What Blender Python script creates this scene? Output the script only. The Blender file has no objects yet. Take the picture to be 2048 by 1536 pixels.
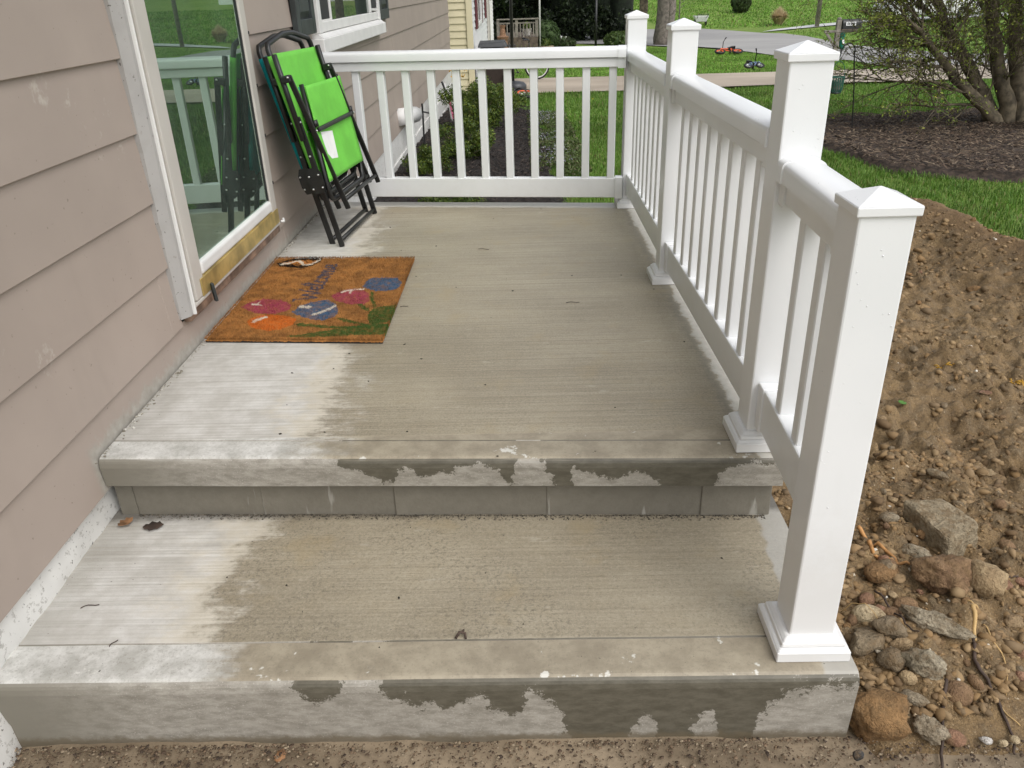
import bpy, bmesh, math, random
import numpy as np
from mathutils import Vector, Matrix, noise as mnoise
random.seed(7); RNG = np.random.default_rng(11)
S = bpy.context.scene
COL = S.collection
# ------------------------------------------------------------ camera
def set_camera():
    yaw, pitch, roll = 0.02368, 0.46348, -0.03269
    cy, sy, cp, sp = math.cos(yaw), math.sin(yaw), math.cos(pitch), math.sin(pitch)
    f = Vector((-sy*cp, cy*cp, -sp)); r = Vector((cy, sy, 0)); u = r.cross(f)
    cr, sr = math.cos(roll), math.sin(roll)
    r2 = cr*r + sr*u; u2 = -sr*r + cr*u
    cam = bpy.data.cameras.new('camera'); o = bpy.data.objects.new('camera', cam); COL.objects.link(o)
    m = Matrix((r2, u2, -f)).transposed().to_4x4(); m.translation = (1.12073, -1.74803, 1.06645)
    o.matrix_world = m
    cam.sensor_width = 36; cam.lens = 1595.507/2048*36; cam.clip_start = .05; cam.clip_end = 600
    S.camera = o
set_camera()
# ------------------------------------------------------------ light
SUN_EL, SUN_AZ = math.radians(52), math.radians(140)      # azimuth clockwise from +y
w = bpy.data.worlds.new('World'); S.world = w; w.use_nodes = True
wn, wl = w.node_tree.nodes, w.node_tree.links
sky = wn.new('ShaderNodeTexSky'); sky.sky_type = 'NISHITA'; sky.sun_disc = False
sky.sun_elevation = SUN_EL; sky.sun_rotation = SUN_AZ; sky.dust_density = 3.0
hs = wn.new('ShaderNodeHueSaturation'); hs.inputs['Saturation'].default_value = .27
wl.new(sky.outputs[0], hs.inputs['Color'])
bg = wn['Background']; wl.new(hs.outputs[0], bg.inputs['Color']); bg.inputs['Strength'].default_value = .15
sl = bpy.data.lights.new('sun', 'SUN'); sl.energy = .95; sl.angle = math.radians(65); sl.color = (1, .985, .955)
so = bpy.data.objects.new('sun', sl); COL.objects.link(so); so.location = (6, -6, 9)
sd = Vector((math.sin(SUN_AZ)*math.cos(SUN_EL), math.cos(SUN_AZ)*math.cos(SUN_EL), math.sin(SUN_EL)))
so.rotation_euler = sd.to_track_quat('Z', 'Y').to_euler()
S.view_settings.view_transform = 'Standard'; S.view_settings.look = 'None'
S.view_settings.exposure = 0.56; S.view_settings.gamma = 1; S.view_settings.use_curve_mapping = False
S.cycles.max_bounces = 8; S.cycles.transparent_max_bounces = 12
# ------------------------------------------------------------ helpers
class MB:
    def __init__(s): s.v = []; s.f = []
    def add(s, vs, fs):
        n = len(s.v); s.v += [tuple(p) for p in vs]; s.f += [tuple(i+n for i in f) for f in fs]; return s
    def box(s, a, b):
        x0, y0, z0 = a; x1, y1, z1 = b
        return s.add([(x0,y0,z0),(x1,y0,z0),(x1,y1,z0),(x0,y1,z0),(x0,y0,z1),(x1,y0,z1),(x1,y1,z1),(x0,y1,z1)],
              [(0,3,2,1),(4,5,6,7),(0,1,5,4),(1,2,6,5),(2,3,7,6),(3,0,4,7)])
    def frust(s, c, a0, b0, z0, a1, b1, z1):
        x, y = c
        return s.add([(x-a0,y-b0,z0),(x+a0,y-b0,z0),(x+a0,y+b0,z0),(x-a0,y+b0,z0),(x-a1,y-b1,z1),(x+a1,y-b1,z1),(x+a1,y+b1,z1),(x-a1,y+b1,z1)],
              [(0,3,2,1),(4,5,6,7),(0,1,5,4),(1,2,6,5),(2,3,7,6),(3,0,4,7)])
    def bar(s, p, q, w, h, up=(0,0,1)):           # rectangular bar p->q
        p, q = Vector(p), Vector(q); d = (q-p).normalized(); up = Vector(up)
        a = d.cross(up)
        if a.length < 1e-4: a = d.cross(Vector((1,0,0)))
        a.normalize(); b = a.cross(d)
        vs = []
        for e in (p, q):
            for i, j in ((-1,-1),(1,-1),(1,1),(-1,1)): vs.append(e + a*(i*w/2) + b*(j*h/2))
        return s.add(vs, [(0,1,2,3),(7,6,5,4),(0,4,5,1),(1,5,6,2),(2,6,7,3),(3,7,4,0)])
    def tube(s, pts, r, n=8, caps=True, closed=False):
        pts = [Vector(p) for p in pts]; k = len(pts)
        rs = r if isinstance(r, (list, tuple)) else [r]*k
        base = len(s.v); prev = None
        for i in range(k):
            if closed: t = (pts[(i+1)%k]-pts[i-1])
            else: t = pts[min(i+1,k-1)]-pts[max(i-1,0)]
            t.normalize()
            if prev is None:
                a = t.orthogonal().normalized()
            else:
                a = prev - t*prev.dot(t)
                a = a.normalized() if a.length > 1e-6 else t.orthogonal().normalized()
            prev = a; b = t.cross(a)
            for j in range(n):
                an = 2*math.pi*j/n; s.v.append(tuple(pts[i] + (a*math.cos(an)+b*math.sin(an))*rs[i]))
        m = k if closed else k-1
        for i in range(m):
            for j in range(n):
                i2 = (i+1) % k
                s.f.append((base+i*n+j, base+i*n+(j+1)%n, base+i2*n+(j+1)%n, base+i2*n+j))
        if caps and not closed:
            s.f.append(tuple(base+j for j in reversed(range(n)))); s.f.append(tuple(base+(k-1)*n+j for j in range(n)))
        return s
    def lathe(s, c, prof, n=16):                  # prof: (r, z)
        base = len(s.v); k = len(prof)
        for r, z in prof:
            for j in range(n):
                an = 2*math.pi*j/n; s.v.append((c[0]+r*math.cos(an), c[1]+r*math.sin(an), c[2]+z))
        for i in range(k-1):
            for j in range(n): s.f.append((base+i*n+j, base+i*n+(j+1)%n, base+(i+1)*n+(j+1)%n, base+(i+1)*n+j))
        s.f.append(tuple(base+j for j in reversed(range(n)))); s.f.append(tuple(base+(k-1)*n+j for j in range(n)))
        return s
    def prism(s, poly, fn, a, b):                 # poly of 2D, fn(u,v,t)->3D
        n = len(poly); vs = [fn(u, v, a) for u, v in poly] + [fn(u, v, b) for u, v in poly]
        return s.add(vs, [tuple(range(n-1,-1,-1)), tuple(range(n, 2*n))] + [(i,(i+1)%n,n+(i+1)%n,n+i) for i in range(n)])
    def fixn(s, me):
        bm = bmesh.new(); bm.from_mesh(me); bmesh.ops.recalc_face_normals(bm, faces=bm.faces); bm.to_mesh(me); bm.free()
ORG = {}
def empty(name, loc, label=None, cat=None, group=None):
    o = bpy.data.objects.new(name, None); COL.objects.link(o); o.location = loc; o.empty_display_size = .1
    ORG[o.name] = Vector(loc)
    if label: o['label'] = label
    if cat: o['category'] = cat
    if group: o['group'] = group
    return o
def link(name, me, m, parent=None, org=(0,0,0)):
    o = bpy.data.objects.new(name, me); COL.objects.link(o)
    if m: me.materials.append(m)
    if parent is not None:
        o.parent = parent
    else: o.location = org
    ORG[o.name] = Vector(org)
    return o
def build(name, mb, m, parent=None, smooth=False, bevel=0, seg=2, label=None, cat=None, group=None, kind=None, org=None, fix=True):
    if parent is not None: og = ORG[parent.name]
    else: og = Vector(org) if org is not None else Vector((0,0,0))
    me = bpy.data.meshes.new(name)
    me.from_pydata([tuple(Vector(p)-og) for p in mb.v], [], mb.f)
    if fix: mb.fixn(me)
    if smooth: me.polygons.foreach_set('use_smooth', [True]*len(me.polygons))
    if smooth == 'auto':
        bm = bmesh.new(); bm.from_mesh(me)
        for e in bm.edges: e.smooth = len(e.link_faces) == 2 and e.calc_face_angle(0) < math.radians(38)
        bm.to_mesh(me); bm.free()
    o = link(name, me, m, parent, og)
    if bevel:
        b = o.modifiers.new('bevel', 'BEVEL'); b.width = bevel; b.segments = seg; b.limit_method = 'ANGLE'; b.angle_limit = math.radians(35)
        b.harden_normals = False
    if label: o['label'] = label
    if cat: o['category'] = cat
    if group: o['group'] = group
    if kind: o['kind'] = kind
    return o
def npmesh(name, V, F, m, parent=None, smooth=False, col=None, kind=None, label=None, cat=None, group=None, org=None):
    """V (n,3), F (k,3 or 4) arrays; col (n,3) point colours -> attribute 'Col'"""
    og = ORG[parent.name] if parent is not None else Vector(org or (0,0,0))
    V = np.asarray(V, np.float32) - np.array(og, np.float32); F = np.asarray(F, np.int32)
    me = bpy.data.meshes.new(name); k = F.shape[1]
    me.vertices.add(len(V)); me.vertices.foreach_set('co', V.ravel())
    me.loops.add(F.size); me.loops.foreach_set('vertex_index', F.ravel())
    me.polygons.add(len(F)); me.polygons.foreach_set('loop_start', np.arange(len(F), dtype=np.int32)*k)
    try: me.polygons.foreach_set('loop_total', np.full(len(F), k, np.int32))
    except Exception: pass
    if smooth: me.polygons.foreach_set('use_smooth', np.ones(len(F), bool))
    me.update(calc_edges=True)
    if col is not None:
        a = me.color_attributes.new('Col', 'FLOAT_COLOR', 'POINT')
        c = np.ones((len(V), 4), np.float32); c[:, :3] = col; a.data.foreach_set('color', c.ravel())
    o = link(name, me, m, parent, og)
    if kind: o['kind'] = kind
    if label: o['label'] = label
    if cat: o['category'] = cat
    if group: o['group'] = group
    return o
# numpy value noise
def vnoise(x, y, seed=0):
    x = np.asarray(x, float); y = np.asarray(y, float)
    xi = np.floor(x).astype(np.int64); yi = np.floor(y).astype(np.int64); fx = x-xi; fy = y-yi
    fx = fx*fx*(3-2*fx); fy = fy*fy*(3-2*fy)
    def h(a, b):
        n = (a*374761393 + b*668265263 + seed*974711) & 0x7fffffff
        n = ((n ^ (n >> 13))*1274126177) & 0x7fffffff
        return ((n ^ (n >> 16)) & 0xffff)/65535.
    return (h(xi,yi)*(1-fx)+h(xi+1,yi)*fx)*(1-fy) + (h(xi,yi+1)*(1-fx)+h(xi+1,yi+1)*fx)*fy - .5
def fbm(x, y, oct=4, seed=0, gain=.5):
    r = 0; a = 1; f = 1
    for i in range(oct): r = r + a*vnoise(x*f, y*f, seed+i*17); a *= gain; f *= 2.03
    return r
def cell(x, y, seed=0):
    x = np.asarray(x, float); y = np.asarray(y, float); xi = np.floor(x).astype(np.int64); yi = np.floor(y).astype(np.int64); best = np.full(x.shape, 9.); hv = np.zeros(x.shape)
    def h(a, b, s):
        n = (a*374761393 + b*668265263 + (seed*7+s)*974711) & 0x7fffffff; n = ((n ^ (n >> 13))*1274126177) & 0x7fffffff
        return ((n ^ (n >> 16)) & 0xffff)/65535.
    for i in (-1,0,1):
        for j in (-1,0,1):
            a, b = xi+i, yi+j; d = np.hypot(a+h(a,b,1)-x, b+h(a,b,2)-y); k = d < best; best = np.where(k, d, best); hv = np.where(k, h(a,b,3), hv)
    return best, hv
def inpoly(P, X, Y):
    P = np.asarray(P, float); r = np.zeros(np.shape(X), bool); n = len(P); j = n-1
    for i in range(n):
        xi, yi = P[i]; xj, yj = P[j]
        with np.errstate(divide='ignore', invalid='ignore'):
            c = ((yi > Y) != (yj > Y)) & (X < (xj-xi)*(Y-yi)/(yj-yi+1e-12)+xi)
        r ^= c; j = i
    return r
def distline(P, X, Y):
    d = np.full(np.shape(X), 1e9)
    for (x0,y0),(x1,y1) in zip(P[:-1], P[1:]):
        L = (x1-x0)**2+(y1-y0)**2+1e-12
        t = np.clip(((X-x0)*(x1-x0)+(Y-y0)*(y1-y0))/L, 0, 1)
        d = np.minimum(d, np.hypot(X-x0-t*(x1-x0), Y-y0-t*(y1-y0)))
    return d
# ------------------------------------------------------------ materials
class NT:
    """tiny node helper"""
    def __init__(s, name):
        s.m = bpy.data.materials.new(name); s.m.use_nodes = True; s.n = s.m.node_tree.nodes; s.l = s.m.node_tree.links
        s.b = s.n['Principled BSDF']
    def new(s, t, **k):
        n = s.n.new(t)
        for a, v in k.items(): setattr(n, a, v)
        return n
    def con(s, v, i):
        if isinstance(v, (int, float)): i.default_value = v
        elif isinstance(v, tuple): i.default_value = v if len(v) == len(i.default_value) else (*v, 1)
        else: s.l.new(v, i)
    def pos(s):
        if not hasattr(s, '_p'): s._p = s.new('ShaderNodeNewGeometry').outputs['Position']
        return s._p
    def sep(s):
        if not hasattr(s, '_s'):
            n = s.new('ShaderNodeSeparateXYZ'); s.l.new(s.pos(), n.inputs[0]); s._s = n.outputs
        return s._s
    def noise(s, scale, detail=3, rough=.55, sc=(1,1,1), loc=(0,0,0), color=False):
        mp = s.new('ShaderNodeMapping'); mp.inputs['Scale'].default_value = sc; mp.inputs['Location'].default_value = loc
        s.l.new(s.pos(), mp.inputs[0])
        n = s.new('ShaderNodeTexNoise'); n.inputs['Scale'].default_value = scale; n.inputs['Detail'].default_value = detail
        n.inputs['Roughness'].default_value = rough; s.l.new(mp.outputs[0], n.inputs['Vector'])
        return n.outputs['Color' if color else 'Fac']
    def math(s, op, a, b=0, c=0, clamp=False):
        n = s.new('ShaderNodeMath', operation=op, use_clamp=clamp)
        s.con(a, n.inputs[0]); s.con(b, n.inputs[1]); s.con(c, n.inputs[2]); return n.outputs[0]
    def ramp(s, v, a, b, to0=0., to1=1., smooth=True):
        n = s.new('ShaderNodeMapRange'); n.interpolation_type = 'SMOOTHSTEP' if smooth else 'LINEAR'
        s.con(v, n.inputs['Value']); n.inputs['From Min'].default_value = a; n.inputs['From Max'].default_value = b
        n.inputs['To Min'].default_value = to0; n.inputs['To Max'].default_value = to1; return n.outputs['Result']
    def mix(s, f, a, b, mode='MIX'):
        n = s.new('ShaderNodeMix', data_type='RGBA', blend_type=mode)
        s.con(f, n.inputs['Factor']); s.con(a, n.inputs[6]); s.con(b, n.inputs[7]); return n.outputs[2]
    def curve(s, v, pts):
        n = s.new('ShaderNodeFloatCurve'); c = n.mapping.curves[0]
        while len(c.points) < len(pts): c.points.new(.5, .5)
        for p, q in zip(c.points, pts): p.location = q; p.handle_type = 'VECTOR'
        n.mapping.update(); s.con(v, n.inputs['Value']); return n.outputs[0]
    def attr(s): return s.new('ShaderNodeAttribute', attribute_name='Col').outputs['Color']
    def rnd(s): return s.new('ShaderNodeObjectInfo').outputs['Random']
    def bump(s, h, strength=.3, dist=.01, normal=None):
        n = s.new('ShaderNodeBump'); n.inputs['Strength'].default_value = strength; n.inputs['Distance'].default_value = dist
        s.con(h, n.inputs['Height'])
        if normal is not None: s.l.new(normal, n.inputs['Normal'])
        s.l.new(n.outputs[0], s.b.inputs['Normal']); return n.outputs[0]
    def set(s, color=None, rough=None, metal=None, spec=None, sss=None):
        if color is not None: s.con(color, s.b.inputs['Base Color'])
        if rough is not None: s.con(rough, s.b.inputs['Roughness'])
        if metal is not None: s.con(metal, s.b.inputs['Metallic'])
        if spec is not None: s.con(spec, s.b.inputs['Specular IOR Level'])
        return s
def simple(name, c, rough=.5, metal=0, var=.12, scale=20, bump=0, bscale=60, spec=None):
    t = NT(name); n = t.noise(scale, 3)
    f = t.ramp(n, .3, .7, 1-var, 1+var)
    v = t.new('ShaderNodeVectorMath', operation='SCALE'); v.inputs[0].default_value = c; t.con(f, v.inputs['Scale'])
    t.set(v.outputs[0], rough, metal, spec)
    if bump: t.bump(t.noise(bscale, 3), bump, .004)
    return t.m
def attrmat(name, rough=.8, spec=.3, var=.0, trans=0):
    t = NT(name); t.set(t.attr(), rough, 0, spec)
    if trans:
        tr = t.new('ShaderNodeBsdfTranslucent'); t.l.new(t.attr(), tr.inputs[0])
        mx = t.new('ShaderNodeMixShader'); mx.inputs[0].default_value = trans
        t.l.new(t.b.outputs[0], mx.inputs[1]); t.l.new(tr.outputs[0], mx.inputs[2]); t.l.new(mx.outputs[0], t.n['Material Output'].inputs[0])
    return t.m
M = {}
def vinyl():
    t = NT('white_vinyl'); n = t.noise(3, 2)
    c = t.mix(t.ramp(n, .3, .7), (.74,.75,.755), (.79,.795,.80))
    # grime specks and water drops
    drop = t.noise(150, 1, .4); dm = t.ramp(drop, .735, .76)
    sc = t.ramp(t.noise(34, 4, .7), .70, .78)
    c = t.mix(t.math('MULTIPLY', sc, .12), c, (.45,.43,.38))
    sv = t.sep(); gz = t.ramp(t.math('ADD', sv[2], t.math('MULTIPLY', t.noise(16, 5, .75), .30)), .34, .10); c = t.mix(t.math('MULTIPLY', gz, .16), c, (.40,.34,.26)); c = t.mix(t.math('MULTIPLY', t.ramp(t.noise(5, 4, .7, sc=(1,1,.25), loc=(3,3,1)), .55, .75), .10), c, (.45,.43,.38))
    t.set(c, .28); t.bump(t.math('ADD', t.math('MULTIPLY', dm, .15), t.math('MULTIPLY', t.noise(8,2), .15)), .25, .002); return t.m
M['vinyl'] = vinyl()
def siding(name, base, dirt=True):
    t = NT(name); s = t.sep()
    n = t.noise(2.2, 4); c = t.mix(t.ramp(n, .3, .7), tuple(k*.93 for k in base), tuple(k*1.05 for k in base))
    r = t.rnd(); c = t.mix(t.math('MULTIPLY', r, .12), c, tuple(k*.8 for k in base))
    if dirt:
        # pale scuffs, fine dark specks
        sc = t.ramp(t.noise(5.5, 5, .75, loc=(3,1,2)), .635, .74); c = t.mix(t.math('MULTIPLY', sc, .45), c, (.58,.54,.48))
        sp = t.ramp(t.noise(75, 2), .72, .76); c = t.mix(t.math('MULTIPLY', sp, .5), c, (.12,.10,.08))
        st = t.ramp(t.noise(4, 4, .6, sc=(1,1,.22), loc=(0,5,0)), .56, .72); c = t.mix(t.math('MULTIPLY', st, .16), c, (.22,.19,.15))
        # mortar smear along the porch joint
        h = t.math('ADD', s[2], t.math('MULTIPLY', t.math('SUBTRACT', t.noise(22, 5, .75), .5), .10))
        m1 = t.ramp(h, .05, .012)
        m2 = t.math('MULTIPLY', t.ramp(s[1], -.03, .0), t.ramp(s[1], 2.78, 2.7)); m1 = t.math('MULTIPLY', t.math('MULTIPLY', m1, m2), t.ramp(s[2], -.3, -.2))
        c = t.mix(t.math('MULTIPLY', m1, .8), c, t.mix(t.noise(40,4), (.20,.19,.16), (.5,.48,.43)))
    t.set(c, .55, 0, .35); t.bump(t.noise(40, 3, .6, sc=(1,.25,1)), .12, .003); return t.m
M['taupe'] = siding('taupe_paint', (.36,.298,.256)); M['cream'] = siding('cream_vinyl', (.72,.64,.44), False)
M['white_side'] = siding('white_vinyl_siding', (.66,.66,.66), False)
def white_paint(name, chip=.0, base=(.74,.73,.71)):
    t = NT(name); n = t.noise(7, 4); c = t.mix(t.ramp(n, .3, .7), tuple(k*.9 for k in base), base)
    if chip:
        ch = t.ramp(t.noise(46, 5, .75, loc=(1,4,2)), .66-chip*.12, .70-chip*.12); c = t.mix(t.math('MULTIPLY', ch, .5), c, (.22,.20,.17))
        sp = t.ramp(t.noise(90, 2), .68, .71); c = t.mix(t.math('MULTIPLY', sp, .8), c, (.08,.07,.06))
    t.set(c, .5, 0, .4); t.bump(t.noise(30, 4), .2, .004); return t.m
M['white_trim'] = white_paint('white_trim_paint'); M['fnd'] = white_paint('white_foundation_paint', .7, (.68,.67,.64))
M['trim_chip'] = white_paint('chipped_trim_paint', .12, (.37,.355,.34))
M['jamb'] = simple('weathered_jamb', (.36,.335,.30), .45, 0, .12, 9); M['alu'] = simple('almond_aluminium', (.50,.47,.43), .38, 0, .05, 6)
M['brass'] = simple('worn_brass', (.58,.44,.17), .42, .65, .3, 9, .15, 50)
M['wood_sill'] = simple('weathered_wood_sill', (.20,.13,.09), .7, 0, .5, 14, .4, 40)
M['shutter'] = simple('charcoal_shutter', (.035,.042,.042), .5, 0, .25, 9)
M['screen'] = simple('window_screen', (.02,.02,.022), .6)
M['black_metal'] = simple('black_powder_coat', (.012,.012,.012), .38, 0, .2, 30)
M['rivet'] = simple('steel_rivet', (.6,.6,.6), .3, 1)
M['black_plastic'] = simple('black_plastic', (.018,.018,.02), .45)
def fabric(name, c):
    t = NT(name); n = t.noise(6, 3); cc = t.mix(t.ramp(n, .3, .7), tuple(k*.88 for k in c), tuple(min(1,k*1.06) for k in c))
    wv = t.noise(420, 1, .5, sc=(1,1,.1)); cc = t.mix(t.math('MULTIPLY', t.ramp(wv, .45, .6), .12), cc, tuple(k*.55 for k in c)); t.set(cc, .6, 0, .3); w1 = t.noise(700, 1, .5); t.bump(t.math('ADD', w1, t.math('MULTIPLY', t.noise(14,2), 3)), .15, .004)
    tr = t.new('ShaderNodeBsdfTranslucent'); t.con(cc, tr.inputs[0]); mx = t.new('ShaderNodeMixShader'); mx.inputs[0].default_value = .18
    t.l.new(t.b.outputs[0], mx.inputs[1]); t.l.new(tr.outputs[0], mx.inputs[2]); t.l.new(mx.outputs[0], t.n['Material Output'].inputs[0]); return t.m
M['lime'] = fabric('lime_sling_fabric', (.20,.66,.085)); M['teal'] = fabric('teal_sling_fabric', (.0,.25,.27))
M['paper'] = simple('white_paper_tag', (.78,.78,.77), .6, 0, .04)
M['ink'] = simple('grey_print', (.25,.25,.26), .7)
def glass(name, tint=(.66,.86,.73), k=2.1, back=.75):
    t = NT(name); fr = t.new('ShaderNodeFresnel'); fr.inputs[0].default_value = 1.9
    f = t.math('MULTIPLY', fr.outputs[0], k, clamp=True)
    tr = t.new('ShaderNodeBsdfTransparent'); tr.inputs[0].default_value = (back*.85, back, back*.9, 1)
    gl = t.new('ShaderNodeBsdfGlossy'); gl.inputs['Roughness'].default_value = .0; gl.inputs['Color'].default_value = (*tint, 1)
    mx = t.new('ShaderNodeMixShader'); t.l.new(f, mx.inputs[0]); t.l.new(tr.outputs[0], mx.inputs[1]); t.l.new(gl.outputs[0], mx.inputs[2])
    df = t.new('ShaderNodeBsdfDiffuse'); df.inputs[0].default_value = (.42,.52,.47,1); du = t.new('ShaderNodeMixShader'); t.con(t.math('MULTIPLY_ADD', t.ramp(t.noise(5, 4, .7, sc=(1,1,.4)), .3, .7), .045, .04), du.inputs[0])
    t.l.new(mx.outputs[0], du.inputs[1]); t.l.new(df.outputs[0], du.inputs[2]); t.l.new(du.outputs[0], t.n['Material Output'].inputs[0]); return t.m
M['glass'] = glass('storm_door_glass'); M['wglass'] = glass('window_glass', (.8,.8,.8), 1.2, .8)
M['dark_in'] = simple('dark_interior', (.11,.17,.145), .7); M['beige_in'] = simple('interior_door_paint', (.34,.31,.26), .6)
# ---- concrete
def concrete(kind):
    t = NT('concrete_'+kind); s = t.sep()
    broom = t.noise(60, 2, .6, sc=(.010,1.6,1)); fine = t.noise(260, 3, .7); pits = t.noise(70, 4, .75); big = t.noise(2.4, 4, .6, sc=(.6,1,1)); mid = t.noise(11, 4, .65)
    en1 = t.noise(30, 5, .75, sc=(.55,1,1)); en2 = t.noise(6, 4, .65); lines = t.math('ADD', t.math('MULTIPLY', t.noise(105, 2, .6, sc=(.012,1.3,1)), .72), t.math('MULTIPLY', t.noise(40, 4, .7, loc=(1,2,3)), .28))
    LN = .34 if kind == 'deck' else .14
    if kind == 'deck':
        xb = t.math('MULTIPLY_ADD', s[1], -.10, .56); bl = .13
        edge = t.ramp(s[1], .098, .088)
    else:
        xb = t.math('MULTIPLY_ADD', s[1], -.03, .365); bl = .085
        edge = t.ramp(s[1], -.447, -.455); xb = t.math('ADD', xb, t.math('MULTIPLY', edge, .08))
    d = t.math('SUBTRACT', s[0], xb)
    d = t.math('ADD', d, t.math('MULTIPLY', t.math('SUBTRACT', en1, .5), .30 if kind == 'deck' else .22)); d = t.math('ADD', d, t.math('MULTIPLY', t.math('SUBTRACT', lines, .5), .12)); d = t.math('ADD', d, t.math('MULTIPLY', t.math('SUBTRACT', en2, .5), .42))
    wet = t.ramp(d, -bl, bl)
    dryc = t.mix(t.ramp(mid, .3, .7), (.46,.44,.40), (.60,.585,.55)); dryc = t.mix(t.math('MULTIPLY', t.ramp(broom, .42, .66), .28), dryc, (.27,.25,.21)); dryc = t.mix(t.math('MULTIPLY', t.ramp(lines, .50, .66), .35), dryc, (.30,.28,.24))
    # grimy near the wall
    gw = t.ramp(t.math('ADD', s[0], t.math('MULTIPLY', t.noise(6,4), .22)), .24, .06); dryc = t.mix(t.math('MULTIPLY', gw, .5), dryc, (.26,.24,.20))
    wetc = t.mix(t.ramp(big, .32, .68), (.275,.238,.172), (.36,.316,.232)); wetc = t.mix(t.math('MULTIPLY', t.ramp(mid, .45, .75), .35), wetc, (.30,.25,.165))
    wetc = t.mix(t.math('MULTIPLY', t.ramp(lines, .50, .62), LN), wetc, (.15,.125,.088)); wetc = t.mix(t.math('MULTIPLY', t.ramp(lines, .48, .38), LN*.9), wetc, (.45,.40,.31)); wetc = t.mix(t.math('MULTIPLY', t.ramp(broom, .5, .7), LN*.6), wetc, (.14,.118,.085)); wetc = t.mix(t.math('MULTIPLY', t.ramp(fine, .56, .7), .3), wetc, (.12,.105,.08)); wetc = t.mix(t.math('MULTIPLY', t.ramp(fine, .44, .3), .3), wetc, (.42,.38,.30))
    pc = t.math('MULTIPLY', t.ramp(t.noise(115, 3, .8), .50, .64), t.ramp(t.noise(3.2, 3, .6, loc=(2,1,0)), .38, .58)); amt = .55 if kind != 'deck' else .30
    gr = t.noise(170, 3, .75, loc=(4,1,0)); wetc = t.mix(t.math('MULTIPLY', t.ramp(gr, .53, .66), .42), wetc, (.13,.112,.08)); wetc = t.mix(t.math('MULTIPLY', t.ramp(gr, .46, .36), .30), wetc, (.46,.41,.33))
    wetc = t.mix(t.math('MULTIPLY', pc, amt), wetc, (.11,.095,.07))
    wetc = t.mix(t.math('MULTIPLY', t.ramp(t.noise(4.5, 4, .65, loc=(6,3,1)), .56, .72), .5), wetc, (.33,.265,.16)); wetc = t.mix(t.math('MULTIPLY', t.ramp(t.noise(19, 4, .7, sc=(.5,1.2,1), loc=(1,8,1)), .62, .72), .45), wetc, (.46,.42,.34))
    c = t.mix(wet, dryc, wetc)
    # transition rim: pale cream
    rim = t.math('MULTIPLY', t.ramp(d, -.16, -.02), t.ramp(d, .06, -.02)); c = t.mix(t.math('MULTIPLY', rim, .45), c, (.62,.56,.44))
    # smooth trowelled border: less contrast, white patches
    em = t.ramp(t.noise(13, 5, .72, loc=(5,5,5)), .32, .68); ec = t.mix(wet, t.mix(em, (.38,.37,.335), (.62,.61,.575)), t.mix(em, (.25,.215,.158), (.36,.315,.235))); ec = t.mix(t.math('MULTIPLY', t.ramp(t.noise(150, 3, .75), .52, .66), .30), ec, (.15,.13,.10))
    wp = t.ramp(t.math('ADD', t.noise(9, 5, .7, loc=(2.3,.4,0)), t.math('MULTIPLY', t.math('SUBTRACT', t.noise(45,3),.5), .12)), .625, .665)
    ec = t.mix(t.math('MULTIPLY', wp, .8), ec, (.66,.65,.6))
    c = t.mix(edge, c, ec)
    if kind == 'deck':
        # ragged mortar lip along the outer edge
        xe = t.math('ADD', s[0], t.math('MULTIPLY', t.math('SUBTRACT', t.noise(14, 5, .75), .5), .09)); xe = t.math('MULTIPLY_ADD', s[1], .0144, xe)
        lip = t.ramp(xe, 1.685, 1.70); c = t.mix(t.math('MULTIPLY', lip, .85), c, t.mix(t.noise(35,3), (.30,.29,.25), (.55,.54,.5)))
        dk = t.math('MULTIPLY', t.ramp(xe, 1.64, 1.68), t.ramp(xe, 1.695, 1.68)); c = t.mix(t.math('MULTIPLY', dk, .45), c, (.10,.10,.085))
        by = t.math('MULTIPLY_ADD', s[0], .1236, s[1]); by = t.math('ADD', by, t.math('MULTIPLY', t.math('SUBTRACT', t.noise(9,3), .5), .05)); c = t.mix(t.math('MULTIPLY', t.ramp(by, 2.62, 2.65), .85), c, (.62,.60,.55))
    else:
        rb = t.ramp(t.math('ADD', s[0], t.math('MULTIPLY', t.math('SUBTRACT', t.noise(8,3),.5), .06)), 1.70, 1.71); c = t.mix(t.math('MULTIPLY', rb, .75), c, t.mix(mid, (.30,.29,.26), (.45,.44,.41)))
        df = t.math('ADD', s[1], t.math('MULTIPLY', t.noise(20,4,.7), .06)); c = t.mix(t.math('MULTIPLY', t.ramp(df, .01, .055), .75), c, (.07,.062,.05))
    sp = t.ramp(t.noise(130, 1.5, .5, loc=(7,2,1)), .765, .785); c = t.mix(t.math('MULTIPLY', sp, .7), c, (.03,.027,.02))
    # front faces: drying water line
    g = t.new('ShaderNodeNewGeometry'); sn = t.new('ShaderNodeSeparateXYZ'); t.l.new(g.outputs['Normal'], sn.inputs[0])
    top, bot = (-.012, -.084) if kind == 'deck' else (-.215, -.375)
    hz = t.ramp(s[2], bot, top, 0, 1, False); xs = t.math('ADD', t.math('DIVIDE', s[0], 1.8), t.math('MULTIPLY', t.math('SUBTRACT', t.noise(34, 5, .7, loc=(9,2,4)), .5), .045))
    cv = t.curve(xs, RISER[kind]); cv = t.math('ADD', cv, t.math('MULTIPLY', t.math('SUBTRACT', t.noise(26, 6, .78), .5), 1.0)); cv = t.math('ADD', cv, t.math('MULTIPLY', t.math('SUBTRACT', t.noise(240, 2, .75), .5), .30))
    fw = t.ramp(t.math('SUBTRACT', hz, cv), -.02, .02)
    streak = t.noise(48, 5, .75, sc=(.45,.45,1.2))
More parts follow.
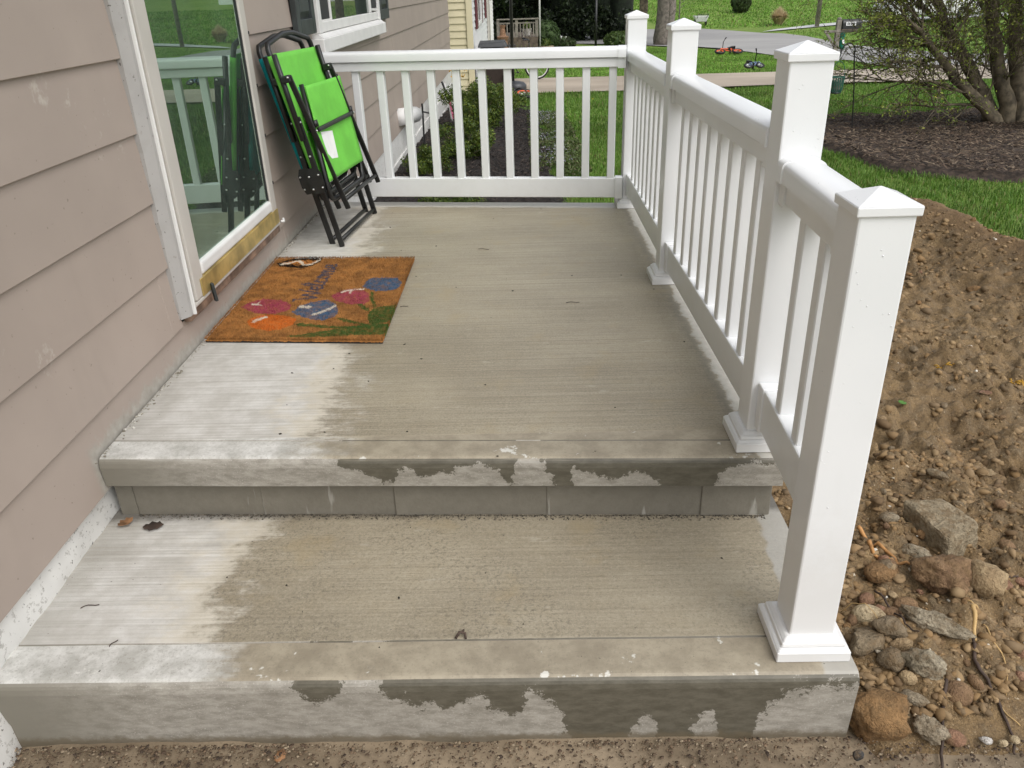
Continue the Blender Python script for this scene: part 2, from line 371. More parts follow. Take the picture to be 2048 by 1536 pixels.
    fd = t.mix(t.ramp(streak, .3, .7), (.225,.208,.175), (.375,.352,.308)); fd = t.mix(t.ramp(fine, .55, .75), fd, (.47,.445,.40)); fd = t.mix(t.ramp(s[0], .35, .0), fd, (.20,.185,.15))
    fwet = t.mix(t.ramp(streak, .3, .7), (.082,.074,.054), (.13,.118,.09))
    gd = t.ramp(t.math('ADD', s[2], t.math('MULTIPLY', t.noise(25,4,.7), .05)), -.325, -.345); 
    fc = t.mix(fw, fd, fwet)
    if kind != 'deck': fc = t.mix(t.math('MULTIPLY', gd, .8), fc, (.13,.105,.068))
    c = t.mix(t.ramp(sn.outputs[1], -.45, -.75), c, fc)
    rg = t.mix(wet, (.85,.85,.85), (.45,.45,.45)); t.set(c, rg, 0, .4)
    h = t.math('ADD', t.math('MULTIPLY', broom, .9), t.math('MULTIPLY', fine, .35)); h = t.math('ADD', h, t.math('MULTIPLY', pits, .5))
    h = t.mix(edge, h, t.math('MULTIPLY', mid, .5)); t.bump(h, .42, .004); return t.m
X2 = lambda px: px/1715*1.775/1.8
X1 = lambda px: (px-200)/1350*1.73/1.8
RISER = {
 'step': [(0,1.3)]+[(X2(a), b) for a, b in [(575,1.3),(600,1.0),(640,.74),(690,.82),(705,1.25),(745,1.25),(775,.93),(850,.66),(905,.6),(950,.72),(970,.9),(985,.72),(1010,.5),(1040,.4),(1058,.55),(1066,.95),(1100,.85),(1128,.62),(1142,.2),(1152,-.2),(1258,-.2),(1275,.15),(1308,.45),(1322,.25),(1332,-.2),(1392,-.2),(1400,.3),(1432,.52),(1450,.25),(1457,-.2),(1522,-.2),(1532,.3),(1548,.62),(1575,.82),(1610,.9),(1715,.94)]],
 'deck': [(0,1.3)]+[(X1(a), b) for a, b in [(675,1.3),(692,.92),(740,.62),(785,.15),(802,.02),(806,.6),(818,.78),(838,.72),(850,.5),(870,.35),(888,.62),(900,.7),(915,.5),(930,.75),(960,.92),(1000,.85),(1015,.55),(1030,.05),(1042,.15),(1046,1.2),(1088,1.2),(1100,.85),(1112,.5),(1128,-.2),(1154,-.2),(1160,.9),(1175,.75),(1205,.52),(1240,.28),(1258,.42),(1275,.66),(1300,.5),(1328,.3),(1336,-.2),(1428,-.2),(1440,.3),(1452,.75),(1475,.88),(1552,.92)]]}
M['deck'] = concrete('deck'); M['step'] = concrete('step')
def blockmat():
    t = NT('cinder_block'); n = t.noise(30, 4, .7); c = t.mix(n, (.13,.118,.092), (.205,.188,.152)); st = t.ramp(t.noise(14, 4, .7, sc=(1,1,.15)), .64, .70); c = t.mix(t.math('MULTIPLY', st, .55), c, (.40,.39,.35))
    t.set(c, .85); t.bump(t.noise(120, 3), .4, .003); return t.m
M['block'] = blockmat()
def dirtmat():
    t = NT('brown_dirt'); a = t.noise(1.6, 4, .6); b = t.noise(14, 5, .7); f = t.noise(90, 4, .75)
    c = t.mix(t.ramp(a, .35, .65), (.21,.138,.066), (.27,.183,.09)); c = t.mix(t.ramp(b, .35, .7), c, (.12,.082,.045)); c = t.mix(t.math('MULTIPLY', t.ramp(b, .5, .72), .6), c, (.31,.235,.14)); c = t.mix(t.math('MULTIPLY', t.ramp(t.noise(190, 3, .8), .48, .62), .55), c, (.07,.047,.028)); c = t.mix(t.math('MULTIPLY', t.ramp(t.noise(150, 3, .8, loc=(3,3,3)), .56, .68), .5), c, (.40,.31,.19))
    c = t.mix(t.math('MULTIPLY', t.ramp(f, .55, .7), .6), c, (.08,.053,.032)); c = t.mix(t.math('MULTIPLY', t.ramp(t.noise(120,2), .70, .74), .8), c, (.45,.37,.26))
    s = t.sep(); c = t.mix(t.math('MULTIPLY', t.ramp(s[2], -.25, -.17), .4), c, (.17,.10,.05))
    t.set(c, .85, 0, .3); t.bump(t.math('ADD', b, t.math('MULTIPLY', f, .6)), .9, .016); return t.m
M['dirt'] = dirtmat()
def lawnmat():
    t = NT('lawn_grass'); a = t.noise(.35, 4, .6); b = t.noise(6, 5, .75); f = t.noise(40, 4, .8); s = t.sep()
    c = t.mix(t.ramp(a, .35, .65), (.14,.225,.036), (.195,.28,.056)); c = t.mix(t.math('MULTIPLY', t.ramp(b, .45, .72), .6), c, (.22,.28,.065)); c = t.mix(t.math('MULTIPLY', t.ramp(f, .5, .7), .45), c, (.075,.14,.02))
    c = t.mix(t.math('MULTIPLY', t.ramp(t.noise(1.3,4,.7,loc=(4,4,0)), .62, .72), .4), c, (.17,.14,.06))
    t.set(c, .8, 0, .25); t.bump(t.math('ADD', f, b), .8, .05); return t.m
M['lawn'] = lawnmat()
M['blade'] = attrmat('grass_blades', .55, .3, trans=.3); M['leaf'] = attrmat('leaves', .5, .4, trans=.3); M['chip'] = attrmat('mulch_chips', .75, .3); M['pebble'] = attrmat('pebbles', .8, .3)
M['coir'] = attrmat('coir_print', .95, .1)
def mulchmat():
    t = NT('dark_mulch'); n = t.noise(30, 5, .75); t.set(t.mix(n, (.010,.008,.007), (.035,.026,.022)), .85); t.bump(n, 1, .03); return t.m
M['mulch'] = mulchmat()
M['mulch2'] = simple('brown_mulch', (.045,.03,.021), .85, 0, .6, 25, 1, 40)
def paving(name, a, b, rough=.6, sc=1):
    t = NT(name); n = t.noise(.9*sc, 4, .6, sc=(.4,1,1)); f = t.noise(120, 3, .7); c = t.mix(t.ramp(n, .3, .7), a, b); c = t.mix(t.math('MULTIPLY', t.ramp(f, .5, .7), .3), c, tuple(k*.5 for k in a))
    t.set(c, rough); t.bump(f, .2, .006); return t.m
M['drive'] = paving('tan_concrete_drive', (.30,.245,.185), (.43,.36,.28)); M['road'] = paving('grey_asphalt', (.25,.243,.235), (.33,.32,.305), .7, .4)
M['walk'] = paving('dirty_concrete_walk', (.13,.095,.058), (.27,.21,.14), .8, 7); M['kerbwalk'] = paving('pale_walk', (.42,.43,.42), (.5,.5,.5))
def stonemat(name, a, b, sc=16):
    t = NT(name); r = t.rnd(); n = t.noise(sc, 5, .7); f = t.noise(110, 3, .75); c = t.mix(t.ramp(n, .32, .68), a, b); c = t.mix(t.math('MULTIPLY', r, .3), c, (.16,.10,.06)); c = t.mix(t.math('MULTIPLY', t.ramp(f, .5, .68), .6), c, tuple(k*.35 for k in a)); du = t.ramp(t.noise(24, 5, .75, loc=(5,1,3)), .46, .62); c = t.mix(t.math('MULTIPLY', du, .62), c, (.15,.095,.045)); mid = t.noise(55, 4, .7)
    t.set(c, .85, 0, .3); t.bump(t.math('ADD', t.math('ADD', n, mid), t.math('MULTIPLY', f, .6)), .85, .010); return t.m
M['st_brown'] = stonemat('brown_stone', (.17,.10,.055), (.30,.19,.10)); M['st_tan'] = stonemat('tan_stone', (.30,.21,.115), (.44,.33,.19)); M['st_grey'] = stonemat('grey_concrete_rubble', (.19,.158,.105), (.40,.345,.25), 28); M['st_dark'] = stonemat('earthy_rubble', (.15,.115,.07), (.27,.215,.14)); M['st_orange'] = stonemat('orange_stone', (.19,.108,.045), (.30,.175,.075)); M['st_cream'] = stonemat('cream_stone', (.42,.33,.20), (.55,.45,.29)); M['st_red'] = stonemat('reddish_stone', (.24,.125,.075), (.33,.19,.12)); M['st_black'] = stonemat('dark_grey_stone', (.03,.032,.032), (.06,.06,.06)); M['st_white'] = stonemat('white_chip', (.6,.58,.54), (.75,.73,.7))
M['st_slab'] = stonemat('old_concrete_slab', (.22,.18,.115), (.36,.30,.20), 30)
M['root'] = simple('dark_root', (.055,.035,.025), .8, 0, .4, 30); M['root_pale'] = simple('pale_root', (.44,.29,.12), .7, 0, .2, 30); M['root_orange'] = simple('orange_root', (.36,.18,.06), .7, 0, .35, 30)
def barkmat():
    t = NT('mossy_bark'); n = t.noise(9, 5, .7, sc=(1,1,.35)); f = t.noise(38, 4, .75, sc=(1,1,.3)); c = t.mix(t.ramp(n, .35, .65), (.07,.055,.035), (.13,.105,.075)); c = t.mix(t.math('MULTIPLY', t.ramp(t.noise(5, 4, .7), .45, .65), .55), c, (.085,.095,.03)); c = t.mix(t.math('MULTIPLY', t.ramp(f, .5, .65), .6), c, (.025,.02,.014)); t.set(c, .9, 0, .2); t.bump(t.math('ADD', n, f), 1, .03); return t.m
M['bark'] = simple('grey_brown_bark', (.13,.105,.068), .85, 0, .55, 12, .9, 25); M['bark2'] = simple('grey_bark', (.14,.12,.10), .85, 0, .4, 9, .8, 20)
M['dark_red'] = simple('dark_red_shutter', (.10,.02,.025), .5); M['bin'] = simple('brown_bin_plastic', (.035,.024,.02), .5); M['lid'] = simple('grey_bin_lid', (.035,.037,.042), .4)
M['orange'] = simple('orange_paint', (.75,.13,.04), .4, 0, .1); M['pinkp'] = simple('pink_paint', (.65,.22,.33), .4); M['tire'] = simple('black_tyre', (.012,.012,.012), .7); M['chrome'] = simple('chrome_rim', (.65,.65,.65), .25, 1); M['blue'] = simple('blue_grey_paint', (.12,.17,.28), .4)
M['grey_wood'] = simple('weathered_grey_wood', (.20,.18,.15), .8, 0, .3, 9, .4, 30); M['brown_wood'] = simple('weathered_brown_wood', (.10,.075,.055), .8, 0, .35, 9, .4, 30)
M['green_tube'] = simple('green_plastic', (.0,.13,.075), .4); M['basket'] = simple('green_wire', (.03,.13,.09), .5); M['car'] = simple('white_car_paint', (.7,.7,.7), .25); M['carglass'] = simple('dark_car_glass', (.02,.022,.025), .1)
M['roof'] = simple('roof_shingle', (.06,.055,.05), .85, 0, .3, 12, .5, 30); M['soffit'] = simple('white_soffit', (.6,.6,.58), .6)
M['tanleaf'] = simple('dry_leaf', (.25,.13,.06), .7, 0, .4, 40); M['greenleaf'] = simple('fresh_leaf', (.08,.2,.03), .6); M['pinkribbon'] = simple('pink_ribbon', (.6,.15,.25), .5)
# ============================================================ GROUND
GY = [-8,3,6,10,14,20,30,36,42,60,100,160]; GZ = [-.36,-.37,-.40,-.56,-.72,-.86,-1.10,-1.12,-.85,.1,3,8]
def g(y): return np.interp(y, GY, GZ)
def G(y): return float(np.interp(y, GY, GZ))
BED = [(-.1,2.2),(2.0,2.2),(1.95,3.0),(1.45,3.5),(1.34,5),(1.42,6.5),(1.30,8),(1.28,9.8),(1.15,10.6),(.8,11.0),(.4,11.1),(-.1,11.2)]
BED2 = [(3.9,6.2),(4.0,5.6),(4.14,4.85),(4.9,4.42),(6,4.1),(8,4.4),(9,6),(8.2,8),(6.9,8.5),(5.81,8.3),(4.77,8.25),(4.2,7.4)]
DIRT = [(1.5,-.50),(1.5,3.0),(2.5,3.75),(3.3,3.75),(3.72,3.35),(3.84,2.7),(3.92,2.2),(4.1,1.2),(4.6,0),(4.6,-.54),(2.2,-.575),(1.84,-.60),(1.79,-.50)]
DRIVE = [(.1,13.35),(2.9,13.2),(6,13.55),(9.6,13.45),(11,13.2),(13,13.2),(13,16.8),(10.5,16.9),(9.1,16.35),(5.3,16.5),(3.3,16.55),(.1,16.8)]
ROAD = [(9.2,16.7),(9.15,17.8),(9.2,19.4),(8.8,20.5),(8.2,22),(8.0,24.3),(7.7,26.9),(7.3,28.25),(5.2,31.4),(2,33.6),(-10,36),(-10,41),(2,40),(9.4,38.6),(10.3,37.65),(11.15,36.5),(12.2,35.2),(12.45,33),(12.36,31),(12.0,27.6),(11.87,24.4),(12.2,22),(12.63,20.4),(14,19.6),(20,18.8),(34,18),(34,14),(20,15.2),(13.2,16.9)]
PAVE = [(11.64,36.4),(14.74,37.9),(17.02,39.05),(20.05,39.5),(30,41),(30,42.6),(20.5,40.7),(17.36,40.0),(15.1,39.0),(12.6,37.4)]
def lawn():
    xs = np.concatenate([np.arange(-60,-5,5), np.arange(-5,14,.5), np.arange(14,40,2), np.arange(40,121,8)])
    ys = np.concatenate([np.arange(-20,-2,2), np.arange(-2,40,.5), np.arange(40,161,4)])
    X, Y = np.meshgrid(xs, ys); Z = g(Y) + .03*fbm(X*.7, Y*.7, 3, 3) - .012
    Z -= np.where(((X < 1.7) & (Y < 2.6)) | ((X < 5.2) & (Y < -.3)), .14, 0)
    n = len(xs); F = [(j*n+i, j*n+i+1, (j+1)*n+i+1, (j+1)*n+i) for j in range(len(ys)-1) for i in range(n-1)]
    npmesh('lawn', np.c_[X.ravel(), Y.ravel(), Z.ravel()], F, M['lawn'], smooth=True, kind='structure')
lawn()
def drape(name, poly, m, dz, kind='structure'):
    bm = bmesh.new(); vs = [bm.verts.new((x, y, 0)) for x, y in poly]; bm.faces.new(vs)
    for yy in sorted(set(GY + list(range(0, 60, 1)))):
        bmesh.ops.bisect_plane(bm, geom=bm.verts[:]+bm.edges[:]+bm.faces[:], plane_co=(0, yy, 0), plane_no=(0, 1, 0))
    for v in bm.verts: v.co.z = G(v.co.y) + dz
    bmesh.ops.recalc_face_normals(bm, faces=bm.faces)
    if sum(f.normal.z for f in bm.faces) < 0: bmesh.ops.reverse_faces(bm, faces=bm.faces)
    me = bpy.data.meshes.new(name); bm.to_mesh(me); bm.free(); o = link(name, me, m); o['kind'] = kind; return o
drape('road', ROAD, M['road'], .022); drape('driveway', DRIVE, M['drive'], .032)
drape('far_pavement', PAVE, M['kerbwalk'], .03)
def bedmesh(name, poly, m, step, h, seed, fn=None):
    P = np.array(poly); x0, y0 = P.min(0)-.2; x1, y1 = P.max(0)+.2
    xs = np.arange(x0, x1, step); ys = np.arange(y0, y1, step); X, Y = np.meshgrid(xs, ys)
    ins = inpoly(poly, X, Y); d = distline(list(poly)+[poly[0]], X, Y); sd_ = np.where(ins, d, -d) + .04*fbm(X*6, Y*6, 3, seed)
    k = np.clip(sd_/.10, -1, 1)
    Z = g(Y) + np.where(k > 0, h*k, .09*k)
    Z = Z + (fn(X, Y, np.clip(sd_/.3, 0, 1)) if fn else .03*fbm(X*9, Y*9, 4, seed+5)*np.clip(k, 0, 1))
    n = len(xs); idx = np.arange(len(xs)*len(ys)).reshape(len(ys), n)
    keep = (k[:-1,:-1] > -.99) | (k[1:,1:] > -.99)
    F = np.stack([idx[:-1,:-1], idx[:-1,1:], idx[1:,1:], idx[1:,:-1]], -1)[keep]
    npmesh(name, np.c_[X.ravel(), Y.ravel(), Z.ravel()], F, m, smooth=True, kind='structure')
bedmesh('mulch_bed', BED, M['mulch'], .05, .04, 21); bedmesh('tree_mulch_bed', BED2, M['mulch2'], .06, .05, 22)
CREST = [(2.3,3.5),(3.2,3.5),(3.52,3.2),(3.66,2.68),(3.71,2.3),(3.85,1.6)]
def dirtz(X, Y, k=1.):
    d = distline(CREST, X, Y)
    z = .20*np.exp(-(d/.34)**2)*k
    z = z + .13*np.exp(-np.clip(X-1.74, 0, 9)/.22)*np.clip((Y+.15)/.35, 0, 1)
    z = z + .045*np.exp(-((X-2.05)/.35)**2)*np.clip((Y+.62)/.25, 0, 1)*np.clip((.4-Y)/.4, 0, 1)
    z = z + (.085*fbm(X*2.1, Y*2.1, 2, 40) + .045*fbm(X*8, Y*8, 3, 41)*np.clip((d-.05)/.4, .15, 1))*k
    lump = np.maximum(0, fbm(X*15, Y*15, 3, 42)+.10); rough = np.clip(.6+1.8*fbm(X*1.3+4, Y*1.3, 2, 47), .25, 1.3)*np.clip((d-.05)/.4, .12, 1)
    z = z + .075*lump*k*rough + .026*fbm(X*38, Y*38, 3, 44)*k*np.clip((d-.05)/.4, .3, 1)
    c1, h1 = cell(X*17+.6*fbm(X*9,Y*9,2,31), Y*17+.6*fbm(X*9,Y*9,2,32), 3); c2, h2 = cell(X*38, Y*38, 5); kk = k*np.clip((d-.05)/.4, .22, 1)*np.clip(.75+1.5*fbm(X*1.7, Y*1.7, 2, 48), .2, 1.2)
    z = z + kk*(.034*h1*np.clip(1-1.25*c1, 0, 1)**.6 + .013*h2*np.clip(1-1.3*c2, 0, 1)**.6)
    return z
bedmesh('bare_dirt', DIRT, M['dirt'], .012, .02, 23, dirtz)
def dz_at(x, y):
    P = distline(DIRT+[DIRT[0]], np.array([x]), np.array([y]))[0]
    return G(y)+.02*min(1, P/.1)+float(dirtz(np.array([x]), np.array([y]), min(1, P/.3))[0])
def walk():
    xs = np.arange(-1.2, 5, .03); ys = np.concatenate([np.arange(-3, -.9, .2), np.arange(-.9, -.50, .012)]); X, Y = np.meshgrid(xs, ys)
    Z = -.386 + .006*fbm(X*12, Y*12, 3, 9) + .012*np.clip((Y+.66)/.10, 0, 1)*np.clip(.6+2*fbm(X*7, Y*7, 3, 10), 0, 1)*np.clip((1.9-X)/.3, 0, 1)
    n = len(xs); idx = np.arange(X.size).reshape(X.shape); F = np.stack([idx[:-1,:-1], idx[:-1,1:], idx[1:,1:], idx[1:,:-1]], -1).reshape(-1, 4)
    npmesh('walkway', np.c_[X.ravel(), Y.ravel(), Z.ravel()], F, M['walk'], smooth=True, kind='structure')
walk()
# ============================================================ PORCH
def porch():
    t = empty('concrete_porch', (.9, 1.2, -.36), 'grey broom-finished concrete porch with two broad steps, left side dry and pale, rest wet', 'porch')
    def extr(name, prof, xl, xr, skew, m):        # prof (y,z); skewed ends
        n = len(prof); V = []; ns = 24
        for i in range(ns+1):
            f = i/ns; x = xl+(xr-xl)*f
            for y, z in prof: V.append((x, y + skew(y)*x, z + .0016*(mnoise.noise((x*5, z*3, 1.3)) if z < -.005 else 0)))
        Fs = [(i*n+j, i*n+(j+1)%n, (i+1)*n+(j+1)%n, (i+1)*n+j) for i in range(ns) for j in range(n)]
        mb = MB(); mb.add(V, Fs + [tuple(range(n-1,-1,-1)), tuple(ns*n+j for j in range(n))])
        return build(name, mb, m, t, smooth=False)
    def nose(y0, z0, r=.016): return [(y0+r-r*math.sin(a), z0-r+r*math.cos(a)) for a in [math.radians(k) for k in (0,18,36,54,72,90)]]
    sk = lambda y: -.034 + (-.1236+.034)*max(0, min(1, y/2.74))
    prof = [(2.742,0),(.0975,0),(.095,-.0024),(.092,0)] + nose(0,0,.020) + [(-.001,-.026),(.004,-.084),(.02,-.084),(2.742,-.084)]
    extr('deck_slab', prof, .001, 1.755, sk, M['deck'])
    sk2 = lambda y: -.0033
    prof = [(.3,-.197),(-.448,-.197),(-.4505,-.1994),(-.453,-.197)] + nose(-.563,-.197,.022) + [(-.564,-.226),(-.556,-.42),(.3,-.42)]
    extr('step_slab', prof, -.018, 1.776, sk2, M['step'])
    js = [-.0,.05,.396,.756,1.16,1.562,1.745]
    for a, b in zip(js[:-1], js[1:]):
        mb = MB().box((a+.0009, .034+random.uniform(-.002,.002)-.034*a, -.21), (b-.0009, .2, -.085)); build('block', mb, M['block'], t, bevel=.003)
    mb = MB().box((.002,.042,-.21),(1.74,.19,-.0845))
    mb = MB(); mb.add([(.002,.0375,-.21),(1.74,-.0215,-.21),(1.74,.19,-.21),(.002,.19,-.21),(.002,.0375,-.0846),(1.74,-.0215,-.0846),(1.74,.19,-.0846),(.002,.19,-.0846)], [(0,3,2,1),(4,5,6,7),(0,1,5,4),(1,2,6,5),(2,3,7,6),(3,0,4,7)])
    build('mortar', mb, M['block'], t)
    # body under the deck (right and back faces)
    mb = MB().box((.01,.2,-.6),(1.73,2.45,-.0846)); build('porch_base', mb, M['block'], t)
porch()
# ============================================================ RAILING
def railing():
    t = empty('porch_railing', (1.69, 1.2, 0), 'white vinyl porch railing with four capped posts, beaded with rain', 'railing')
    V = M['vinyl']
    def post(x, y, z0, h, pw=.092):
        c = (x+pw/2, y+pw/2); a = pw/2
        mb = MB().frust(c, a, a, z0+.005, a, a, z0+h+.01)
        p = build('post', mb, V, t, bevel=.004, seg=2)
        b = a+.029; mb = MB()
        mb.frust(c, b, b, z0+.0005, b, b, z0+.026); mb.frust(c, b-.001, b-.001, z0+.0262, b-.008, b-.008, z0+.032); mb.frust(c, b-.009, b-.009, z0+.0322, b-.012, b-.012, z0+.042); mb.frust(c, b-.013, b-.013, z0+.0422, b-.022, b-.022, z0+.050)
        build('post_skirt', mb, V, p, bevel=.002, seg=1)
        k = a+.0055; mb = MB(); mb.frust(c, k, k, z0+h, k+.0005, k+.0005, z0+h+.016); build('post_cap', mb, V, p, bevel=.002)
        mb = MB(); mb.frust(c, k, k, z0+h+.0162, .002, .002, z0+h+.037)
        build('cap_top', mb, V, p, bevel=.0015)
        return c
    A = post(1.6459,-.5025,-.1975,.9214); B = post(1.6645,-.0023,0,.9101); Cc = post(1.6399,1.2505,0,.9105); D = post(1.6325,2.4421,0,.905)
    def loaf(w, h):                                # bread-loaf rail section
        pts = [(-w/2, 0), (-w/2, h*.60)]
        for k in range(1, 14):
            an = math.pi*(1-k/14); pts.append((w/2*math.cos(an)*.985, h*.60 + h*.40*(.55*math.sin(an)**.45+.45*math.sin(an))))
        return pts + [(w/2, h*.60), (w/2, 0)]
    def panel(p, q, zt, zb, n, first=None, sp=None, hb=.096):
        p, q = Vector((*p, 0)), Vector((*q, 0)); d = (q-p); L = d.length; d.normalize(); s = Vector((-d.y, d.x, 0))
        fn = lambda u, v, k: p + d*k + s*u + Vector((0, 0, v))
        mb = MB().prism([(u, v+zt-.048) for u, v in loaf(.088, .048)], fn, .004, L-.004)
        r = build('top_rail', mb, V, t, smooth='auto')
        mb = MB().prism([(-.031,zt-.094),(.031,zt-.094),(.031,zt-.055),(.025,zt-.0535),(.025,zt-.0482),(-.025,zt-.0482),(-.025,zt-.0535),(-.031,zt-.055)], fn, .006, L-.006); build('rail_channel', mb, V, r, bevel=.003)
        mb = MB().prism([(-.024,zb-hb),(.024,zb-hb),(.024,zb),(-.024,zb)], fn, .004, L-.004); b = build('bottom_rail', mb, V, t, bevel=.004)
        for k0, k1 in ((.001,.040),(L-.040,L-.001)):
            mb = MB().prism([(u*1.07, v*1.08+zt-.0495) for u, v in loaf(.088,.048)], fn, k0, k1); mb.prism([(-.036,zt-.099),(.036,zt-.099),(.036,zt-.0500),(-.036,zt-.0500)], fn, k0, k1); build('bracket', mb, V, r, smooth='auto')
            mb = MB().prism([(-.029,zb-hb-.005),(.029,zb-hb-.005),(.029,zb+.005),(-.029,zb+.005)], fn, k0, k1); build('bracket', mb, V, b, bevel=.002, seg=1)
        if first is None: sp = L/(n+1); first = sp
        for i in range(n):
            k = first+sp*i
            mb = MB().prism([(-.019,zb-.006),(.019,zb-.006),(.019,zt-.09),(-.019,zt-.09)], fn, k-.019, k+.019); build('baluster', mb, V, t, bevel=.003, seg=1)
    e = .046
    panel((B[0],B[1]-e), (A[0]+.004,A[1]+e), .722, .178, 2, hb=.108)
    panel((Cc[0],Cc[1]-e), (B[0]-.004,B[1]+e), .775, .160, 8, hb=.1)
    panel((D[0],D[1]-e), (Cc[0]-.004,Cc[1]+e), .770, .168, 8, hb=.1)
    yb = lambda x: 2.655-.1273*x
    L = math.hypot(1.6325, .2078)
    panel((.003, yb(.003)), (1.632, yb(1.632)), .789, .156, 12, first=.135, sp=.1302*1.0081, hb=.1)
railing()
# ============================================================ TAUPE HOUSE
H = empty('taupe_house', (-.02, 5, -.4), 'taupe lap-sided house with a white foundation behind the concrete porch', 'house')
def house():
    zs, dz = -.1015, .2032
    mb = MB().box((-6,-2.9,-.7),(-.034,11.93,2.72)); build('wall_core', mb, M['dark_in'], H)
    def boardseg(y0, y1, k):
        zb = zs + dz*k; zt = zb+dz+.006; wv = .0009*math.sin(k*3+y0)
        V = [(0+wv,y0,zb),(-.012,y0,zb),(-.0155,y0,zt),(-.0125,y0,zt)]; V += [(x,y1,z) for x,_,z in V]
        mb = MB().add(V, [(0,1,2,3),(7,6,5,4),(0,4,5,1),(1,5,6,2),(2,6,7,3),(3,7,4,0)])
        return build('siding_board', mb, M['taupe'], H, bevel=.0015, seg=1)
    rj = random.Random(5)
    for k in range(14):
        segs = [(-2.9, 11.95)]
        def cut(a, b):
            nonlocal segs
            r = []
            for s0, s1 in segs:
                if b <= s0 or a >= s1: r.append((s0,s1)); continue
                if s0 < a: r.append((s0,a))
                if b < s1: r.append((b,s1))
            segs = r
        if k >= 1: cut(.652, 1.782)
        if k >= 5: cut(2.96, 5.06)
        js = {0:[1.9], 1:[.572,3.4], 2:[-.9,2.6], 3:[3.0], 4:[-.5,2.2]}.get(k, [rj.uniform(-1.5,0), rj.uniform(7,8)]) + [rj.uniform(5.4,9)]
        for j in js: cut(j-.0008, j+.0008)
        for a, b in segs:
            if b-a > .02: boardseg(a, b, k)
    # foundation: near parged piece, far painted blocks
    xs = []
    mb = MB(); ys = np.arange(-2.9, .21, .025); zz = [-.102,-.13,-.16,-.19,-.22,-.27,-.32,-.37,-.45]
    for y in ys:
        for z in zz:
            b = .012*mnoise.noise((y*4, z*8, 2)) + .006*mnoise.noise((y*17, z*17, 5))
            out = -.018 + (.0 if z > -.23 else .030*min(1, (-.23-z)/.12)*min(1, max(0, (-.50-y)/.08)))
            mb.v.append((out+b*(1 if z < -.11 else .2), float(y), z))
    n = len(zz); mb.f = [(i*n+j, i*n+j+1, (i+1)*n+j+1, (i+1)*n+j) for i in range(len(ys)-1) for j in range(n-1)]
    build('foundation', mb, M['fnd'], H, smooth=True)
    rows = [(-.302,-.106),(-.504,-.306),(-.706,-.508)]
    for r, (z0, z1) in enumerate(rows):
        y = 2.3 + (.2 if r % 2 else 0)
        while y < 11.9:
            if G(y+.2) < z1:
                mb = MB().box((-.034, y+.003, z0), (-.010+rj.uniform(-.003,.003)+.012*r, min(y+.395, 11.93), z1)); build('foundation_block', mb, M['fnd'], H, bevel=.004, seg=1)
            y += .4
    mb = MB().box((-.034,2.2,-.75),(-.014,11.9,-.106)); build('foundation_mortar', mb, M['fnd'], H)
    # eave, out of the picture: keeps the strip along the wall dry
    mb = MB().box((-.03,-3.2,2.46),(.50,12.3,2.49)); build('soffit', mb, M['soffit'], H)
    mb = MB().box((.502,-3.25,2.42),(.53,12.35,2.60)); build('gutter', mb, M['white_trim'], H)
    mb = MB().add([(.52,-3.3,2.62),(.52,12.4,2.62),(-3,12.4,4.1),(-3,-3.3,4.1),(.52,-3.3,2.70),(.52,12.4,2.70),(-3,12.4,4.18),(-3,-3.3,4.18)], [(0,1,2,3),(7,6,5,4),(0,4,5,1),(1,5,6,2),(2,6,7,3),(3,7,4,0)]); build('roof', mb, M['roof'], H)
    mb = MB().box((-5.9,-2.9,2.72),(-.05,11.9,4.0)); build('gable_core', mb, M['dark_in'], H)
    # ---------------- storm door
    d = build('storm_door', MB().box((-.012,.752,.150),(.020,.838,2.15)).box((-.012,1.690,.150),(.020,1.755,2.15)).box((-.012,.8385,2.06),(.0195,1.6895,2.15)), M['alu'], H, bevel=.006)
    build('bottom_frame', MB().box((-.010,.8385,.2135),(.0225,1.6895,.262)), M['white_trim'], d, bevel=.012, seg=3)
    build('kick_plate', MB().box((.0203,.800,.152),(.0255,1.752,.2125)).box((-.01,.839,.151),(.020,1.689,.213)), M['brass'], d, bevel=.001, seg=1)
    build('glass_pane', MB().box((.004,.8385,.2622),(.008,1.6895,2.0598)), M['glass'], d)
    build('inner_lip', MB().box((-.008,.8388,.263),(.0125,.846,2.058)).box((-.008,1.682,.263),(.0125,1.6892,2.058)), M['black_plastic'], d)
    for zz_ in (.32,.52,.72,.92,1.1): build('hinge_pin', MB().box((.0205,1.7515,zz_),(.024,1.7575,zz_+.012)), M['black_plastic'], d)
    build('door_stop', MB().bar((.030,.868,.175),(.034,.872,.108),.016,.010), M['shutter'], d, bevel=.002)
    build('sweep_hook', MB().tube([(.028,1.765,.150),(.034,1.782,.146),(.03,1.79,.158)], .006, 8), M['white_trim'], d, smooth=True)
    # frame round the door
    tr = MB(); ys = np.linspace(.13, 2.2, 60)
    for z in ys:
        j = .005*mnoise.noise((3.1, 7, z*9)) + .004*mnoise.noise((9, 1, z*30)); tr.v += [(-.012,.640+j,z),(.0035,.640+j,z),(.024,.672,z),(.024,.690,z),(-.012,.690,z)]
    n = 5; tr.f = [(i*n+j, i*n+(j+1)%n, (i+1)*n+(j+1)%n, (i+1)*n+j) for i in range(len(ys)-1) for j in range(n)] + [tuple(range(n)), tuple((len(ys)-1)*n+j for j in range(n))]
    f = build('door_casing', tr, M['trim_chip'], H)
    build('bright_edge', MB().box((.0,.6905,.128),(.034,.699,2.2)), M['white_trim'], f, bevel=.003)
    build('jamb', MB().box((-.012,.6995,.13),(.012,.722,2.2)).box((-.012,.7225,.13),(.004,.751,2.2)), M['jamb'], f, bevel=.004)
    build('jamb', MB().box((-.012,1.7585,.14),(.012,1.781,2.2)), M['alu'], f, bevel=.002)
